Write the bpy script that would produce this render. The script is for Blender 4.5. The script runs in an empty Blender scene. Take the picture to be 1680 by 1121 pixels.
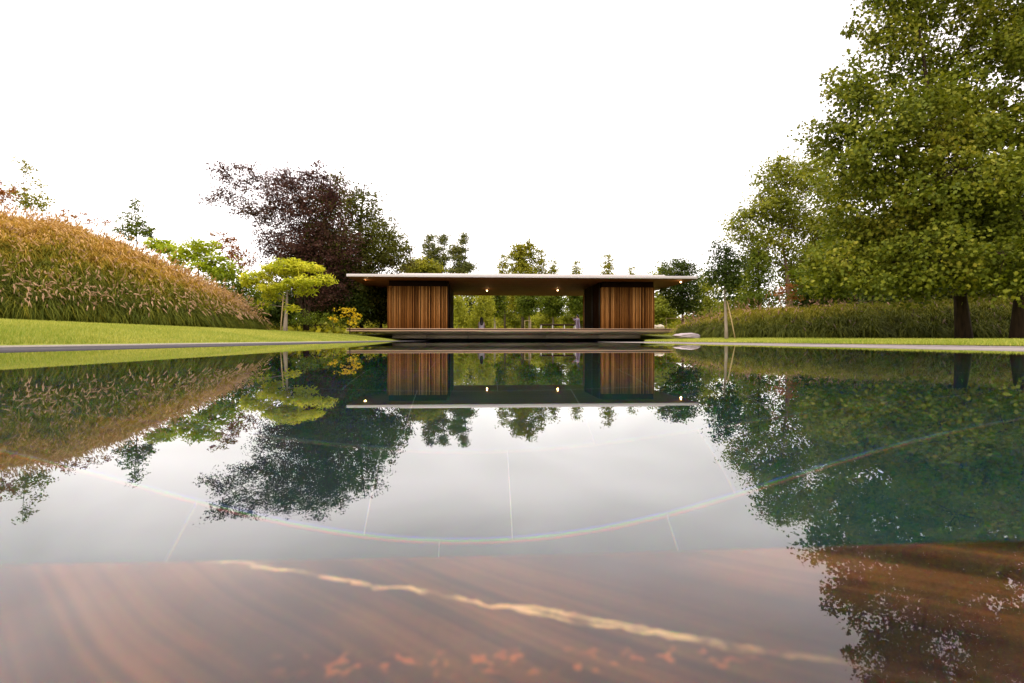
import bpy, bmesh, math, random
import numpy as np
from mathutils import Vector, Matrix

# ------------------------------------------------------------------ camera, sky, sun, exposure
SC = bpy.context.scene
COL = SC.collection
F = 933.0            # focal length in photo pixels (photo is 1680 wide)
PSI = 0.06           # camera yaw against the pool axis (+Y)
H = 0.08             # lens height above the water (water is z = 0)
HOR = 557.0

cd = bpy.data.cameras.new('camera')
cam = bpy.data.objects.new('camera', cd)
COL.objects.link(cam)
cam.location = (0, 0, H)
cam.rotation_euler = (math.radians(90), 0, -PSI)
cd.lens = 36.0 * F / 1680
cd.sensor_width = 36
cd.shift_y = -3.5 / 1680
cd.clip_start = 0.01
cd.clip_end = 3000
cd.dof.use_dof = True
cd.dof.focus_distance = 30
cd.dof.aperture_fstop = 13
SC.camera = cam

SUN_EL, SUN_ROT = math.radians(48), math.radians(215)
world = bpy.data.worlds.new('World')
SC.world = world
world.use_nodes = True
wn, wl = world.node_tree.nodes, world.node_tree.links
for n in list(wn): wn.remove(n)
def wnode(t, **kw):
    n = wn.new(t)
    for k, v in kw.items(): setattr(n, k, v)
    return n
w_out = wnode('ShaderNodeOutputWorld'); w_bg = wnode('ShaderNodeBackground')
w_bg.inputs['Strength'].default_value = 0.1
w_sky = wnode('ShaderNodeTexSky', sky_type='NISHITA', sun_disc=False, sun_elevation=SUN_EL, sun_rotation=SUN_ROT)
w_tc = wnode('ShaderNodeTexCoord')
w_map = wnode('ShaderNodeMapping'); w_map.inputs['Scale'].default_value = (1.6, 1.6, 4.2); w_map.inputs['Location'].default_value = (0.35, 0.2, 0.3)
w_noise = wnode('ShaderNodeTexNoise'); w_noise.inputs['Scale'].default_value = 1.25; w_noise.inputs['Detail'].default_value = 4; w_noise.inputs['Roughness'].default_value = 0.45; w_noise.inputs['Distortion'].default_value = 0.5
w_cr = wnode('ShaderNodeMapRange'); w_cr.inputs['From Min'].default_value = 0.36; w_cr.inputs['From Max'].default_value = 0.62; w_cr.inputs['To Min'].default_value = 0.80; w_cr.inputs['To Max'].default_value = 1.09
w_sep = wnode('ShaderNodeSeparateXYZ')
w_ramp = wnode('ShaderNodeValToRGB')
e = w_ramp.color_ramp.elements
e[0].position = 0.0; e[0].color = (1.0, 0.955, 0.905, 1)
e[1].position = 0.30; e[1].color = (1.0, 0.91, 0.905, 1)
w_prof = wnode('ShaderNodeValToRGB')     # veiled bright band low down, a greyer cloud deck above it, bright again overhead
pe = w_prof.color_ramp.elements
while len(pe) < 6: pe.new(0.5)
for i, (p_, v_) in enumerate(((0.0, 0.54), (0.12, 0.64), (0.29, 0.76), (0.40, 0.64), (0.55, 0.50), (0.80, 1.0))): pe[i].position = p_; pe[i].color = (v_, v_, v_, 1)
w_el = wnode('ShaderNodeMapRange'); w_el.inputs['From Min'].default_value = 0.0; w_el.inputs['From Max'].default_value = 1.0; w_el.inputs['To Min'].default_value = 0.0; w_el.inputs['To Max'].default_value = 32.0
w_mul = wnode('ShaderNodeMath', operation='MULTIPLY')
w_vm = wnode('ShaderNodeVectorMath', operation='SCALE')
w_mix = wnode('ShaderNodeMix', data_type='RGBA'); w_mix.inputs['Factor'].default_value = 0.92
wl.new(w_tc.outputs['Generated'], w_map.inputs['Vector']); wl.new(w_map.outputs[0], w_noise.inputs['Vector'])
wl.new(w_noise.outputs[0], w_cr.inputs['Value'])
wl.new(w_tc.outputs['Generated'], w_sep.inputs[0])
wl.new(w_sep.outputs['Z'], w_ramp.inputs[0]); wl.new(w_sep.outputs['Z'], w_prof.inputs[0]); wl.new(w_prof.outputs[0], w_el.inputs['Value'])
wl.new(w_cr.outputs[0], w_mul.inputs[0]); wl.new(w_el.outputs[0], w_mul.inputs[1])
wl.new(w_ramp.outputs[0], w_vm.inputs[0]); wl.new(w_mul.outputs[0], w_vm.inputs['Scale'])
wl.new(w_sky.outputs[0], w_mix.inputs[6]); wl.new(w_vm.outputs[0], w_mix.inputs[7])
wl.new(w_mix.outputs[2], w_bg.inputs['Color']); wl.new(w_bg.outputs[0], w_out.inputs['Surface'])

sl = bpy.data.lights.new('sun', 'SUN')
sun = bpy.data.objects.new('sun', sl); COL.objects.link(sun)
sl.energy = 1.5; sl.angle = math.radians(14); sl.color = (1.0, 0.90, 0.74)
sdir = Vector((math.sin(SUN_ROT) * math.cos(SUN_EL), math.cos(SUN_ROT) * math.cos(SUN_EL), math.sin(SUN_EL)))
sun.rotation_euler = sdir.to_track_quat('Z', 'Y').to_euler()

SC.view_settings.view_transform = 'Standard'
SC.view_settings.look = 'None'
SC.view_settings.exposure = 0.45
SC.view_settings.gamma = 1.0
SC.render.engine = 'CYCLES'
cy = SC.cycles
cy.use_denoising = True
cy.max_bounces = 10; cy.diffuse_bounces = 3; cy.glossy_bounces = 4; cy.transmission_bounces = 6; cy.transparent_max_bounces = 8
cy.sample_clamp_indirect = 6.0
cy.blur_glossy = 0.0
cy.caustics_refractive = True; cy.caustics_reflective = True

FWD = np.array([math.sin(PSI), math.cos(PSI), 0.0]); RGT = np.array([math.cos(PSI), -math.sin(PSI), 0.0]); UP = np.array([0, 0, 1.0])
def P(px, py, d):
    """world point that stands d metres in front of the lens at photo pixel (px, py)"""
    return np.array([0, 0, H]) + d * (FWD + (px - 840) / F * RGT + (HOR - py) / F * UP)

# ------------------------------------------------------------------ helpers
def tag(o, label=None, cat=None, group=None, kind=None):
    if label: o['label'] = label
    if cat: o['category'] = cat
    if group: o['group'] = group
    if kind: o['kind'] = kind
    return o

def empty(name, loc, label, cat, group=None):
    o = bpy.data.objects.new(name, None); COL.objects.link(o)
    o.location = tuple(loc); o.empty_display_size = 0.2
    return tag(o, label, cat, group)

def mesh_obj(name, verts, loops, sizes, mats, parent=None, loc=None, smooth=False, attrs=None, mat_idx=None):
    """mesh from flat arrays: verts (N,3), loop vertex indices, face sizes"""
    me = bpy.data.meshes.new(name)
    verts = np.asarray(verts, dtype=np.float32).reshape(-1, 3)
    loops = np.asarray(loops, dtype=np.int32).ravel(); sizes = np.asarray(sizes, dtype=np.int32)
    me.vertices.add(len(verts)); me.vertices.foreach_set('co', verts.ravel())
    me.loops.add(len(loops)); me.loops.foreach_set('vertex_index', loops)
    me.polygons.add(len(sizes))
    starts = np.concatenate([[0], np.cumsum(sizes)[:-1]]).astype(np.int32)
    me.polygons.foreach_set('loop_start', starts)
    try: me.polygons.foreach_set('loop_total', sizes)
    except Exception: pass
    if smooth: me.polygons.foreach_set('use_smooth', np.ones(len(sizes), dtype=bool))
    for m in (mats if isinstance(mats, (list, tuple)) else [mats]): me.materials.append(m)
    if mat_idx is not None: me.polygons.foreach_set('material_index', np.asarray(mat_idx, dtype=np.int32))
    if attrs:
        for k, a in attrs.items():
            at = me.attributes.new(k, 'FLOAT', 'POINT'); at.data.foreach_set('value', np.asarray(a, dtype=np.float32))
    me.update(calc_edges=True); me.validate()
    o = bpy.data.objects.new(name, me); COL.objects.link(o)
    if parent is not None: o.parent = parent
    if loc is not None: o.location = tuple(loc)
    return o

class MB:
    """collects boxes, tubes and polygons; build() links them as ONE mesh object"""
    def __init__(s): s.v = []; s.f = []; s.n = 0
    def add(s, vs, fs):
        s.v.extend([tuple(map(float, p)) for p in vs]); s.f.extend([tuple(int(i) + s.n for i in f) for f in fs]); s.n += len(vs)
    def box(s, x0, x1, y0, y1, z0, z1):
        s.add([(x0,y0,z0),(x1,y0,z0),(x1,y1,z0),(x0,y1,z0),(x0,y0,z1),(x1,y0,z1),(x1,y1,z1),(x0,y1,z1)],
              [(3,2,1,0),(4,5,6,7),(0,1,5,4),(1,2,6,5),(2,3,7,6),(3,0,4,7)])
    def frustum(s, lo, hi):
        """lo, hi: four corners each (counter-clockwise)"""
        s.add(list(lo) + list(hi), [(3,2,1,0),(4,5,6,7),(0,1,5,4),(1,2,6,5),(2,3,7,6),(3,0,4,7)])
    def tube(s, pts, rads, sides=6, cap=True):
        pts = [np.asarray(p, float) for p in pts]; k = len(pts); vs = []
        ref = np.array([0.31, 0.87, 0.1])
        for i, p in enumerate(pts):
            t = pts[min(i+1, k-1)] - pts[max(i-1, 0)]; t = t / (np.linalg.norm(t) + 1e-9)
            a = np.cross(t, ref); a /= (np.linalg.norm(a) + 1e-9); b = np.cross(t, a)
            for j in range(sides):
                an = 2 * math.pi * j / sides
                vs.append(p + rads[i] * (math.cos(an) * a + math.sin(an) * b))
        fs = []
        for i in range(k-1):
            for j in range(sides):
                fs.append((i*sides+j, i*sides+(j+1) % sides, (i+1)*sides+(j+1) % sides, (i+1)*sides+j))
        if cap:
            fs.append(tuple(range((k-1)*sides, k*sides))); fs.append(tuple(reversed(range(sides))))
        s.add(vs, fs)
    def build(s, name, mat, parent=None, loc=None, smooth=False):
        loops = [i for f in s.f for i in f]; sizes = [len(f) for f in s.f]
        return mesh_obj(name, np.array(s.v), loops, sizes, mat, parent, loc, smooth)

def bevel(o, w, seg=2):
    m = o.modifiers.new('bevel', 'BEVEL'); m.width = w; m.segments = seg; m.limit_method = 'ANGLE'

# ------------------------------------------------------------------ materials
def newmat(name):
    m = bpy.data.materials.new(name); m.use_nodes = True
    nt = m.node_tree; nt.nodes.clear()
    return m, nt, nt.nodes, nt.links
def nd(nt, t, ins=None, **kw):
    n = nt.nodes.new(t)
    for k, v in kw.items(): setattr(n, k, v)
    for k, v in (ins or {}).items(): n.inputs[k].default_value = v
    return n
def ramp(nt, stops):
    n = nt.nodes.new('ShaderNodeValToRGB'); e = n.color_ramp.elements
    while len(e) < len(stops): e.new(0.5)
    for i, (p, c) in enumerate(stops): e[i].position = p; e[i].color = (*c, 1)
    return n

def solid(name, c0, c1=None, scale=6.0, rough=0.6, spec=0.3, metallic=0.0, bump=0.0, stretch=(1,1,1), detail=5):
    m, nt, ns, lk = newmat(name)
    out = nd(nt, 'ShaderNodeOutputMaterial'); b = nd(nt, 'ShaderNodeBsdfPrincipled', {'Roughness': rough, 'Specular IOR Level': spec, 'Metallic': metallic})
    tc = nd(nt, 'ShaderNodeTexCoord'); mp = nd(nt, 'ShaderNodeMapping', {'Scale': stretch}); no = nd(nt, 'ShaderNodeTexNoise', {'Scale': scale, 'Detail': detail})
    lk.new(tc.outputs['Object'], mp.inputs[0]); lk.new(mp.outputs[0], no.inputs[0])
    r = ramp(nt, [(0.3, c0), (0.7, c1 or tuple(x * 0.75 for x in c0))]); lk.new(no.outputs[0], r.inputs[0]); lk.new(r.outputs[0], b.inputs['Base Color'])
    if bump:
        bp = nd(nt, 'ShaderNodeBump', {'Strength': bump, 'Distance': 0.02}); lk.new(no.outputs[0], bp.inputs['Height']); lk.new(bp.outputs[0], b.inputs['Normal'])
    lk.new(b.outputs[0], out.inputs[0])
    return m

def leafmat(name, cols, transl=0.3, tcol=None, nscale=0.5, boost=True):
    """leaf: colour varies leaf by leaf and slowly through the crown"""
    m, nt, ns, lk = newmat(name)
    out = nd(nt, 'ShaderNodeOutputMaterial'); b = nd(nt, 'ShaderNodeBsdfPrincipled', {'Roughness': 0.6, 'Specular IOR Level': 0.10})
    cols = [(c_[0] * 1.45, c_[1] * 1.40, c_[2] * 1.0) for c_ in cols] if boost else cols
    g = nd(nt, 'ShaderNodeNewGeometry'); tc = nd(nt, 'ShaderNodeTexCoord'); no = nd(nt, 'ShaderNodeTexNoise', {'Scale': nscale, 'Detail': 2})
    lk.new(tc.outputs['Object'], no.inputs[0])
    a = nd(nt, 'ShaderNodeMath', operation='MULTIPLY'); a.inputs[1].default_value = 0.5; lk.new(g.outputs['Random Per Island'], a.inputs[0])
    c = nd(nt, 'ShaderNodeMapRange', {'From Min': 0.3, 'From Max': 0.7, 'To Min': 0.0, 'To Max': 0.5}); lk.new(no.outputs[0], c.inputs[0])
    s = nd(nt, 'ShaderNodeMath', operation='ADD'); lk.new(a.outputs[0], s.inputs[0]); lk.new(c.outputs[0], s.inputs[1])
    k = len(cols); r = ramp(nt, [((i + 0.25) / (k - 0.5), cc) for i, cc in enumerate(cols)]); lk.new(s.outputs[0], r.inputs[0])
    lk.new(r.outputs[0], b.inputs['Base Color'])
    t = nd(nt, 'ShaderNodeBsdfTranslucent'); mx = nd(nt, 'ShaderNodeMixShader', {0: transl})
    tm = nd(nt, 'ShaderNodeMix', {'Factor': 1.0}, data_type='RGBA', blend_type='MULTIPLY'); tm.inputs[7].default_value = (*(tcol or (1.5, 1.6, 0.6)), 1)
    lk.new(r.outputs[0], tm.inputs[6]); lk.new(tm.outputs[2], t.inputs[0])
    lk.new(b.outputs[0], mx.inputs[1]); lk.new(t.outputs[0], mx.inputs[2]); lk.new(mx.outputs[0], out.inputs[0])
    return m

def grassmat(name, ramp_low, ramp_high, transl=0.3):
    """blade colour from the 'tone' each tuft carries (0 green .. 1 gold)"""
    m, nt, ns, lk = newmat(name)
    out = nd(nt, 'ShaderNodeOutputMaterial'); b = nd(nt, 'ShaderNodeBsdfPrincipled', {'Roughness': 0.65, 'Specular IOR Level': 0.05})
    at = nd(nt, 'ShaderNodeAttribute', attribute_name='tone'); g = nd(nt, 'ShaderNodeNewGeometry')
    r1 = ramp(nt, ramp_low); r2 = ramp(nt, ramp_high); lk.new(at.outputs['Fac'], r1.inputs[0]); lk.new(at.outputs['Fac'], r2.inputs[0])
    mx = nd(nt, 'ShaderNodeMix', data_type='RGBA'); lk.new(g.outputs['Random Per Island'], mx.inputs[0]); lk.new(r1.outputs[0], mx.inputs[6]); lk.new(r2.outputs[0], mx.inputs[7])
    lk.new(mx.outputs[2], b.inputs['Base Color'])
    t = nd(nt, 'ShaderNodeBsdfTranslucent'); lk.new(mx.outputs[2], t.inputs[0])
    ms = nd(nt, 'ShaderNodeMixShader', {0: transl}); lk.new(b.outputs[0], ms.inputs[1]); lk.new(t.outputs[0], ms.inputs[2]); lk.new(ms.outputs[0], out.inputs[0])
    return m

M = {}
M['lawn'] = solid('lawn', (0.18, 0.195, 0.028), (0.13, 0.15, 0.020), 2.2, 0.9, 0.05, bump=0.5, detail=8)
M['blade'] = leafmat('lawn_blade', [(0.12, 0.18, 0.014), (0.235, 0.25, 0.042), (0.41, 0.375, 0.085)], 0.3, (1.3, 1.3, 0.8), 0.4, False)
M['soil'] = solid('mound_soil', (0.02, 0.025, 0.006), (0.012, 0.014, 0.004), 3, 0.95, 0.02)
M['coping'] = solid('coping_stone', (0.060, 0.054, 0.057), (0.045, 0.041, 0.043), 9, 0.85, 0.06, bump=0.05)
M['coping_pale'] = solid('coping_pale_stone', (0.22, 0.19, 0.175), (0.16, 0.14, 0.13), 7, 0.85, 0.06, bump=0.05)
M['edging'] = solid('edging_steel', (0.30, 0.26, 0.21), (0.24, 0.21, 0.17), 14, 0.5, 0.4)
M['poolwall'] = solid('pool_wall', (0.006, 0.02, 0.017), (0.004, 0.014, 0.012), 4, 0.7, 0.2)
M['joint'] = solid('pool_joint', (0.23, 0.23, 0.22), (0.19, 0.19, 0.185), 20, 0.8, 0.1)
M['bark'] = solid('bark_brown', (0.075, 0.055, 0.035), (0.03, 0.022, 0.014), 5, 0.9, 0.1, bump=0.7, stretch=(3, 3, 0.6))
M['bark_dark'] = solid('bark_dark', (0.035, 0.022, 0.012), (0.014, 0.009, 0.006), 5, 0.9, 0.1, bump=0.7, stretch=(3, 3, 0.6))
M['bark_pale'] = solid('bark_pale', (0.26, 0.21, 0.16), (0.17, 0.135, 0.10), 6, 0.85, 0.1, bump=0.4, stretch=(3, 3, 0.5))
M['bark_pink'] = solid('bark_pinkish', (0.22, 0.13, 0.09), (0.11, 0.065, 0.045), 5, 0.85, 0.1, bump=0.5, stretch=(3, 3, 0.7))
M['stake'] = solid('stake_wood', (0.42, 0.31, 0.16), (0.32, 0.23, 0.12), 8, 0.8, 0.1, stretch=(5, 5, 0.5))
M['rock'] = solid('rock', (0.34, 0.28, 0.29), (0.20, 0.17, 0.18), 3.5, 0.85, 0.15, bump=0.9, detail=9)
M['cream_rock'] = solid('cream_rock', (0.55, 0.48, 0.38), (0.42, 0.35, 0.27), 4, 0.85, 0.1, bump=0.5)
M['roofwhite'] = solid('roof_metal', (0.44, 0.40, 0.385), (0.36, 0.33, 0.32), 1.2, 0.4, 0.5, stretch=(0.3, 1, 1))
M['concrete'] = solid('plinth_concrete', (0.40, 0.32, 0.22), (0.27, 0.21, 0.145), 1.1, 0.5, 0.4, stretch=(0.5, 1, 2))
M['darkpanel'] = solid('dark_bronze', (0.024, 0.009, 0.003), (0.014, 0.006, 0.002), 2, 0.8, 0.03)
M['black'] = solid('black_metal', (0.015, 0.014, 0.013), None, 5, 0.5, 0.4)
M['skin'] = solid('skin', (0.42, 0.26, 0.18), (0.38, 0.22, 0.15), 8, 0.6, 0.3)
M['hair'] = solid('hair', (0.012, 0.008, 0.007), (0.02, 0.013, 0.01), 30, 0.45, 0.4, stretch=(4, 4, 0.4))
M['lavender'] = solid('lavender_cloth', (0.42, 0.35, 0.50), (0.33, 0.27, 0.41), 9, 0.85, 0.1, bump=0.3)
M['palecloth'] = solid('pale_cloth', (0.60, 0.54, 0.60), (0.5, 0.45, 0.5), 9, 0.85, 0.1, bump=0.3)
M['tablewood'] = solid('table_wood', (0.075, 0.035, 0.02), (0.045, 0.022, 0.013), 3, 0.5, 0.3, stretch=(0.4, 4, 4))
M['palemetal'] = solid('pale_metal', (0.5, 0.48, 0.43), (0.42, 0.4, 0.36), 6, 0.5, 0.4)

def wood_planks(name, c0, c1, c2, axis_scale, rough=0.65, spec=0.08):
    m, nt, ns, lk = newmat(name)
    out = nd(nt, 'ShaderNodeOutputMaterial'); b = nd(nt, 'ShaderNodeBsdfPrincipled', {'Roughness': rough, 'Specular IOR Level': 0.3})
    g = nd(nt, 'ShaderNodeNewGeometry'); tc = nd(nt, 'ShaderNodeTexCoord'); mp = nd(nt, 'ShaderNodeMapping', {'Scale': axis_scale}); b.inputs['Specular IOR Level'].default_value = spec
    no = nd(nt, 'ShaderNodeTexNoise', {'Scale': 3.0, 'Detail': 6, 'Roughness': 0.6}); lk.new(tc.outputs['Object'], mp.inputs[0]); lk.new(mp.outputs[0], no.inputs[0])
    a = nd(nt, 'ShaderNodeMath', operation='MULTIPLY'); a.inputs[1].default_value = 0.62; lk.new(g.outputs['Random Per Island'], a.inputs[0])
    c = nd(nt, 'ShaderNodeMapRange', {'From Min': 0.3, 'From Max': 0.7, 'To Min': 0.0, 'To Max': 0.38}); lk.new(no.outputs[0], c.inputs[0])
    s = nd(nt, 'ShaderNodeMath', operation='ADD'); lk.new(a.outputs[0], s.inputs[0]); lk.new(c.outputs[0], s.inputs[1])
    r = ramp(nt, [(0.08, c0), (0.5, c1), (0.92, c2)]); lk.new(s.outputs[0], r.inputs[0]); lk.new(r.outputs[0], b.inputs['Base Color']); lk.new(b.outputs[0], out.inputs[0])
    return m
M['cedar'] = wood_planks('cedar_slats', (0.065, 0.023, 0.005), (0.26, 0.105, 0.024), (0.54, 0.26, 0.08), (14, 14, 0.5))
M['cedar_dark'] = solid('cedar_backing', (0.020, 0.009, 0.004), None, 3, 0.8, 0.1)
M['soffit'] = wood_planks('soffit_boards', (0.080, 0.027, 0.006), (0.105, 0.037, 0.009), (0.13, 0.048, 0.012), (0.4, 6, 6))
M['deckwood'] = wood_planks('deck_boards', (0.30, 0.19, 0.12), (0.38, 0.25, 0.165), (0.46, 0.32, 0.22), (0.4, 6, 6))
M['deckedge'] = solid('deck_edge', (0.13, 0.085, 0.06), (0.10, 0.065, 0.045), 2, 0.6, 0.25, stretch=(0.3, 3, 3))

def emit(name, col, s):
    m, nt, ns, lk = newmat(name)
    out = nd(nt, 'ShaderNodeOutputMaterial'); e = nd(nt, 'ShaderNodeEmission', {'Color': (*col, 1), 'Strength': s}); lk.new(e.outputs[0], out.inputs[0])
    return m
M['bulb'] = emit('bulb', (1.0, 0.60, 0.26), 11)

# still water: mirror at grazing angles, and three refraction indices so the bottom is seen with real dispersion
m, nt, ns, lk = newmat('water')
out = nd(nt, 'ShaderNodeOutputMaterial'); fr = nd(nt, 'ShaderNodeFresnel', {'IOR': 1.333}); gl = nd(nt, 'ShaderNodeBsdfGlossy', {'Color': (0.97, 0.97, 0.97, 1), 'Roughness': 0.0})
rs = []
for c, ior in (((0.94, 0, 0, 1), 1.3318), ((0, 0.97, 0, 1), 1.3345), ((0, 0, 0.97, 1), 1.3374)):
    r = nd(nt, 'ShaderNodeBsdfRefraction', {'Color': c, 'Roughness': 0.0, 'IOR': ior}); rs.append(r)
a1 = nd(nt, 'ShaderNodeAddShader'); a2 = nd(nt, 'ShaderNodeAddShader')
lk.new(rs[0].outputs[0], a1.inputs[0]); lk.new(rs[1].outputs[0], a1.inputs[1]); lk.new(a1.outputs[0], a2.inputs[0]); lk.new(rs[2].outputs[0], a2.inputs[1])
mx = nd(nt, 'ShaderNodeMixShader'); lk.new(fr.outputs[0], mx.inputs[0]); lk.new(a2.outputs[0], mx.inputs[1]); lk.new(gl.outputs[0], mx.inputs[2]); lk.new(mx.outputs[0], out.inputs[0])
M['water'] = m

# pool floor: dark teal stone slabs, tone varies slab by slab
m, nt, ns, lk = newmat('pool_slabs')
out = nd(nt, 'ShaderNodeOutputMaterial'); b = nd(nt, 'ShaderNodeBsdfPrincipled', {'Roughness': 0.7, 'Specular IOR Level': 0.2})
tc = nd(nt, 'ShaderNodeTexCoord'); no = nd(nt, 'ShaderNodeTexNoise', {'Scale': 1.3, 'Detail': 6}); lk.new(tc.outputs['Object'], no.inputs[0])
r = ramp(nt, [(0.3, (0.0035, 0.022, 0.018)), (0.7, (0.007, 0.033, 0.027))]); lk.new(no.outputs[0], r.inputs[0]); lk.new(r.outputs[0], b.inputs['Base Color']); lk.new(b.outputs[0], out.inputs[0])
M['slabs'] = m

# veined brown stone of the near ledge
m, nt, ns, lk = newmat('veined_stone')
out = nd(nt, 'ShaderNodeOutputMaterial'); b = nd(nt, 'ShaderNodeBsdfPrincipled', {'Roughness': 0.35, 'Specular IOR Level': 0.3})
tc = nd(nt, 'ShaderNodeTexCoord'); sx = nd(nt, 'ShaderNodeSeparateXYZ'); lk.new(tc.outputs['Object'], sx.inputs[0])
def math2(op, a, bb):
    n = nd(nt, 'ShaderNodeMath', operation=op)
    for i, q in enumerate((a, bb)):
        if isinstance(q, (int, float)): n.inputs[i].default_value = q
        elif q is not None: lk.new(q, n.inputs[i])
    return n.outputs[0]
X, Y = sx.outputs['X'], sx.outputs['Y']
warp = nd(nt, 'ShaderNodeTexNoise', {'Scale': 3.2, 'Detail': 2}); lk.new(tc.outputs['Object'], warp.inputs[0])
wv = math2('MULTIPLY', math2('SUBTRACT', warp.outputs[0], 0.5), 0.075)
# flowing beds: steep on the left, lying down towards the right
bed = math2('ADD', math2('ADD', math2('ADD', math2('MULTIPLY', X, 0.86), math2('MULTIPLY', math2('MULTIPLY', X, X), -0.7)), math2('MULTIPLY', Y, 1.0)), wv)
bn = nd(nt, 'ShaderNodeTexNoise', {'Scale': 1.0, 'Detail': 6, 'Roughness': 0.62}, noise_dimensions='1D'); lk.new(math2('MULTIPLY', bed, 22.0), bn.inputs['W'])
fine = nd(nt, 'ShaderNodeTexNoise', {'Scale': 1.0, 'Detail': 3}, noise_dimensions='1D'); lk.new(math2('MULTIPLY', bed, 230.0), fine.inputs['W'])
grain = nd(nt, 'ShaderNodeTexNoise', {'Scale': 420.0, 'Detail': 3, 'Roughness': 0.7}); lk.new(tc.outputs['Object'], grain.inputs[0])
cloudy = nd(nt, 'ShaderNodeTexNoise', {'Scale': 11.0, 'Detail': 3}); lk.new(tc.outputs['Object'], cloudy.inputs[0])
mixv = math2('ADD', math2('ADD', math2('MULTIPLY', bn.outputs[0], 0.44), math2('MULTIPLY', fine.outputs[0], 0.12)), math2('ADD', math2('MULTIPLY', grain.outputs[0], 0.08), math2('MULTIPLY', cloudy.outputs[0], 0.36)))
mixv = math2('ADD', mixv, math2('MULTIPLY', X, -0.10))
base = ramp(nt, [(0.41, (0.013, 0.007, 0.007)), (0.48, (0.048, 0.019, 0.011)), (0.54, (0.115, 0.044, 0.015)), (0.64, (0.20, 0.088, 0.040))]); lk.new(mixv, base.inputs[0])
# golden vein
vn = nd(nt, 'ShaderNodeTexNoise', {'Scale': 40.0, 'Detail': 6, 'Roughness': 0.7}); lk.new(tc.outputs['Object'], vn.inputs[0])
vc = math2('ADD', math2('ADD', math2('MULTIPLY', X, -0.41), 0.185), math2('MULTIPLY', math2('MULTIPLY', X, X), -0.2))
q0 = math2('ADD', math2('SUBTRACT', Y, vc), math2('MULTIPLY', math2('SUBTRACT', vn.outputs[0], 0.5), 0.016))
sp_ = nd(nt, 'ShaderNodeTexNoise', {'Scale': 9.0, 'Detail': 1}, noise_dimensions='1D'); lk.new(X, sp_.inputs['W'])
spw = nd(nt, 'ShaderNodeMapRange', {'From Min': 0.56, 'From Max': 0.68, 'To Min': 0.0, 'To Max': 0.0024}); lk.new(sp_.outputs[0], spw.inputs[0])
q = math2('SUBTRACT', math2('ABSOLUTE', q0, None), spw.outputs[0])
vw = nd(nt, 'ShaderNodeTexNoise', {'Scale': 12.0, 'Detail': 3}); lk.new(tc.outputs['Object'], vw.inputs[0])
wid = nd(nt, 'ShaderNodeMapRange', {'From Min': 0.35, 'From Max': 0.65, 'To Min': 0.0007, 'To Max': 0.0026}); lk.new(vw.outputs[0], wid.inputs[0])
qd = math2('DIVIDE', math2('ABSOLUTE', q, None), wid.outputs[0])
vm_ = nd(nt, 'ShaderNodeMapRange', {'From Min': 0.5, 'From Max': 1.1, 'To Min': 1.0, 'To Max': 0.0}); lk.new(qd, vm_.inputs[0])
brk = nd(nt, 'ShaderNodeTexNoise', {'Scale': 75.0, 'Detail': 4}); lk.new(tc.outputs['Object'], brk.inputs[0])
brm = nd(nt, 'ShaderNodeMapRange', {'From Min': 0.36, 'From Max': 0.55, 'To Min': 0.1, 'To Max': 1.0}); lk.new(brk.outputs[0], brm.inputs[0])
xf = nd(nt, 'ShaderNodeMapRange', {'From Min': 0.055, 'From Max': 0.10, 'To Min': 1.0, 'To Max': 0.10}); lk.new(X, xf.inputs[0])
xl = nd(nt, 'ShaderNodeMapRange', {'From Min': -0.150, 'From Max': -0.115, 'To Min': 0.0, 'To Max': 1.0}); lk.new(X, xl.inputs[0])
vmask = math2('MULTIPLY', math2('MULTIPLY', math2('MULTIPLY', vm_.outputs[0], brm.outputs[0]), xf.outputs[0]), xl.outputs[0])
m1 = nd(nt, 'ShaderNodeMix', data_type='RGBA'); m1.inputs[7].default_value = (0.58, 0.34, 0.14, 1)
lk.new(vmask, m1.inputs[0]); lk.new(base.outputs[0], m1.inputs[6])
# rust-orange specks in a loose band
vo = nd(nt, 'ShaderNodeTexNoise', {'Scale': 200.0, 'Detail': 5, 'Roughness': 0.6}); lk.new(tc.outputs['Object'], vo.inputs[0])
om = nd(nt, 'ShaderNodeMapRange', {'From Min': 0.565, 'From Max': 0.60, 'To Min': 0.0, 'To Max': 1.0}); lk.new(vo.outputs[0], om.inputs[0])
ob = math2('ABSOLUTE', math2('SUBTRACT', math2('ADD', Y, math2('MULTIPLY', X, 0.03)), 0.1515), None)
obm = nd(nt, 'ShaderNodeMapRange', {'From Min': 0.003, 'From Max': 0.007, 'To Min': 0.75, 'To Max': 0.0}); lk.new(ob, obm.inputs[0])
oxm = nd(nt, 'ShaderNodeMapRange', {'From Min': 0.045, 'From Max': 0.075, 'To Min': 1.0, 'To Max': 0.0}); lk.new(math2('ABSOLUTE', math2('SUBTRACT', X, 0.012), None), oxm.inputs[0])
m2 = nd(nt, 'ShaderNodeMix', data_type='RGBA'); m2.inputs[7].default_value = (0.40, 0.105, 0.025, 1)
lk.new(math2('MULTIPLY', math2('MULTIPLY', om.outputs[0], obm.outputs[0]), oxm.outputs[0]), m2.inputs[0]); lk.new(m1.outputs[2], m2.inputs[6])
lk.new(m2.outputs[2], b.inputs['Base Color']); lk.new(b.outputs[0], out.inputs[0])
M['ledge'] = m

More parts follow.
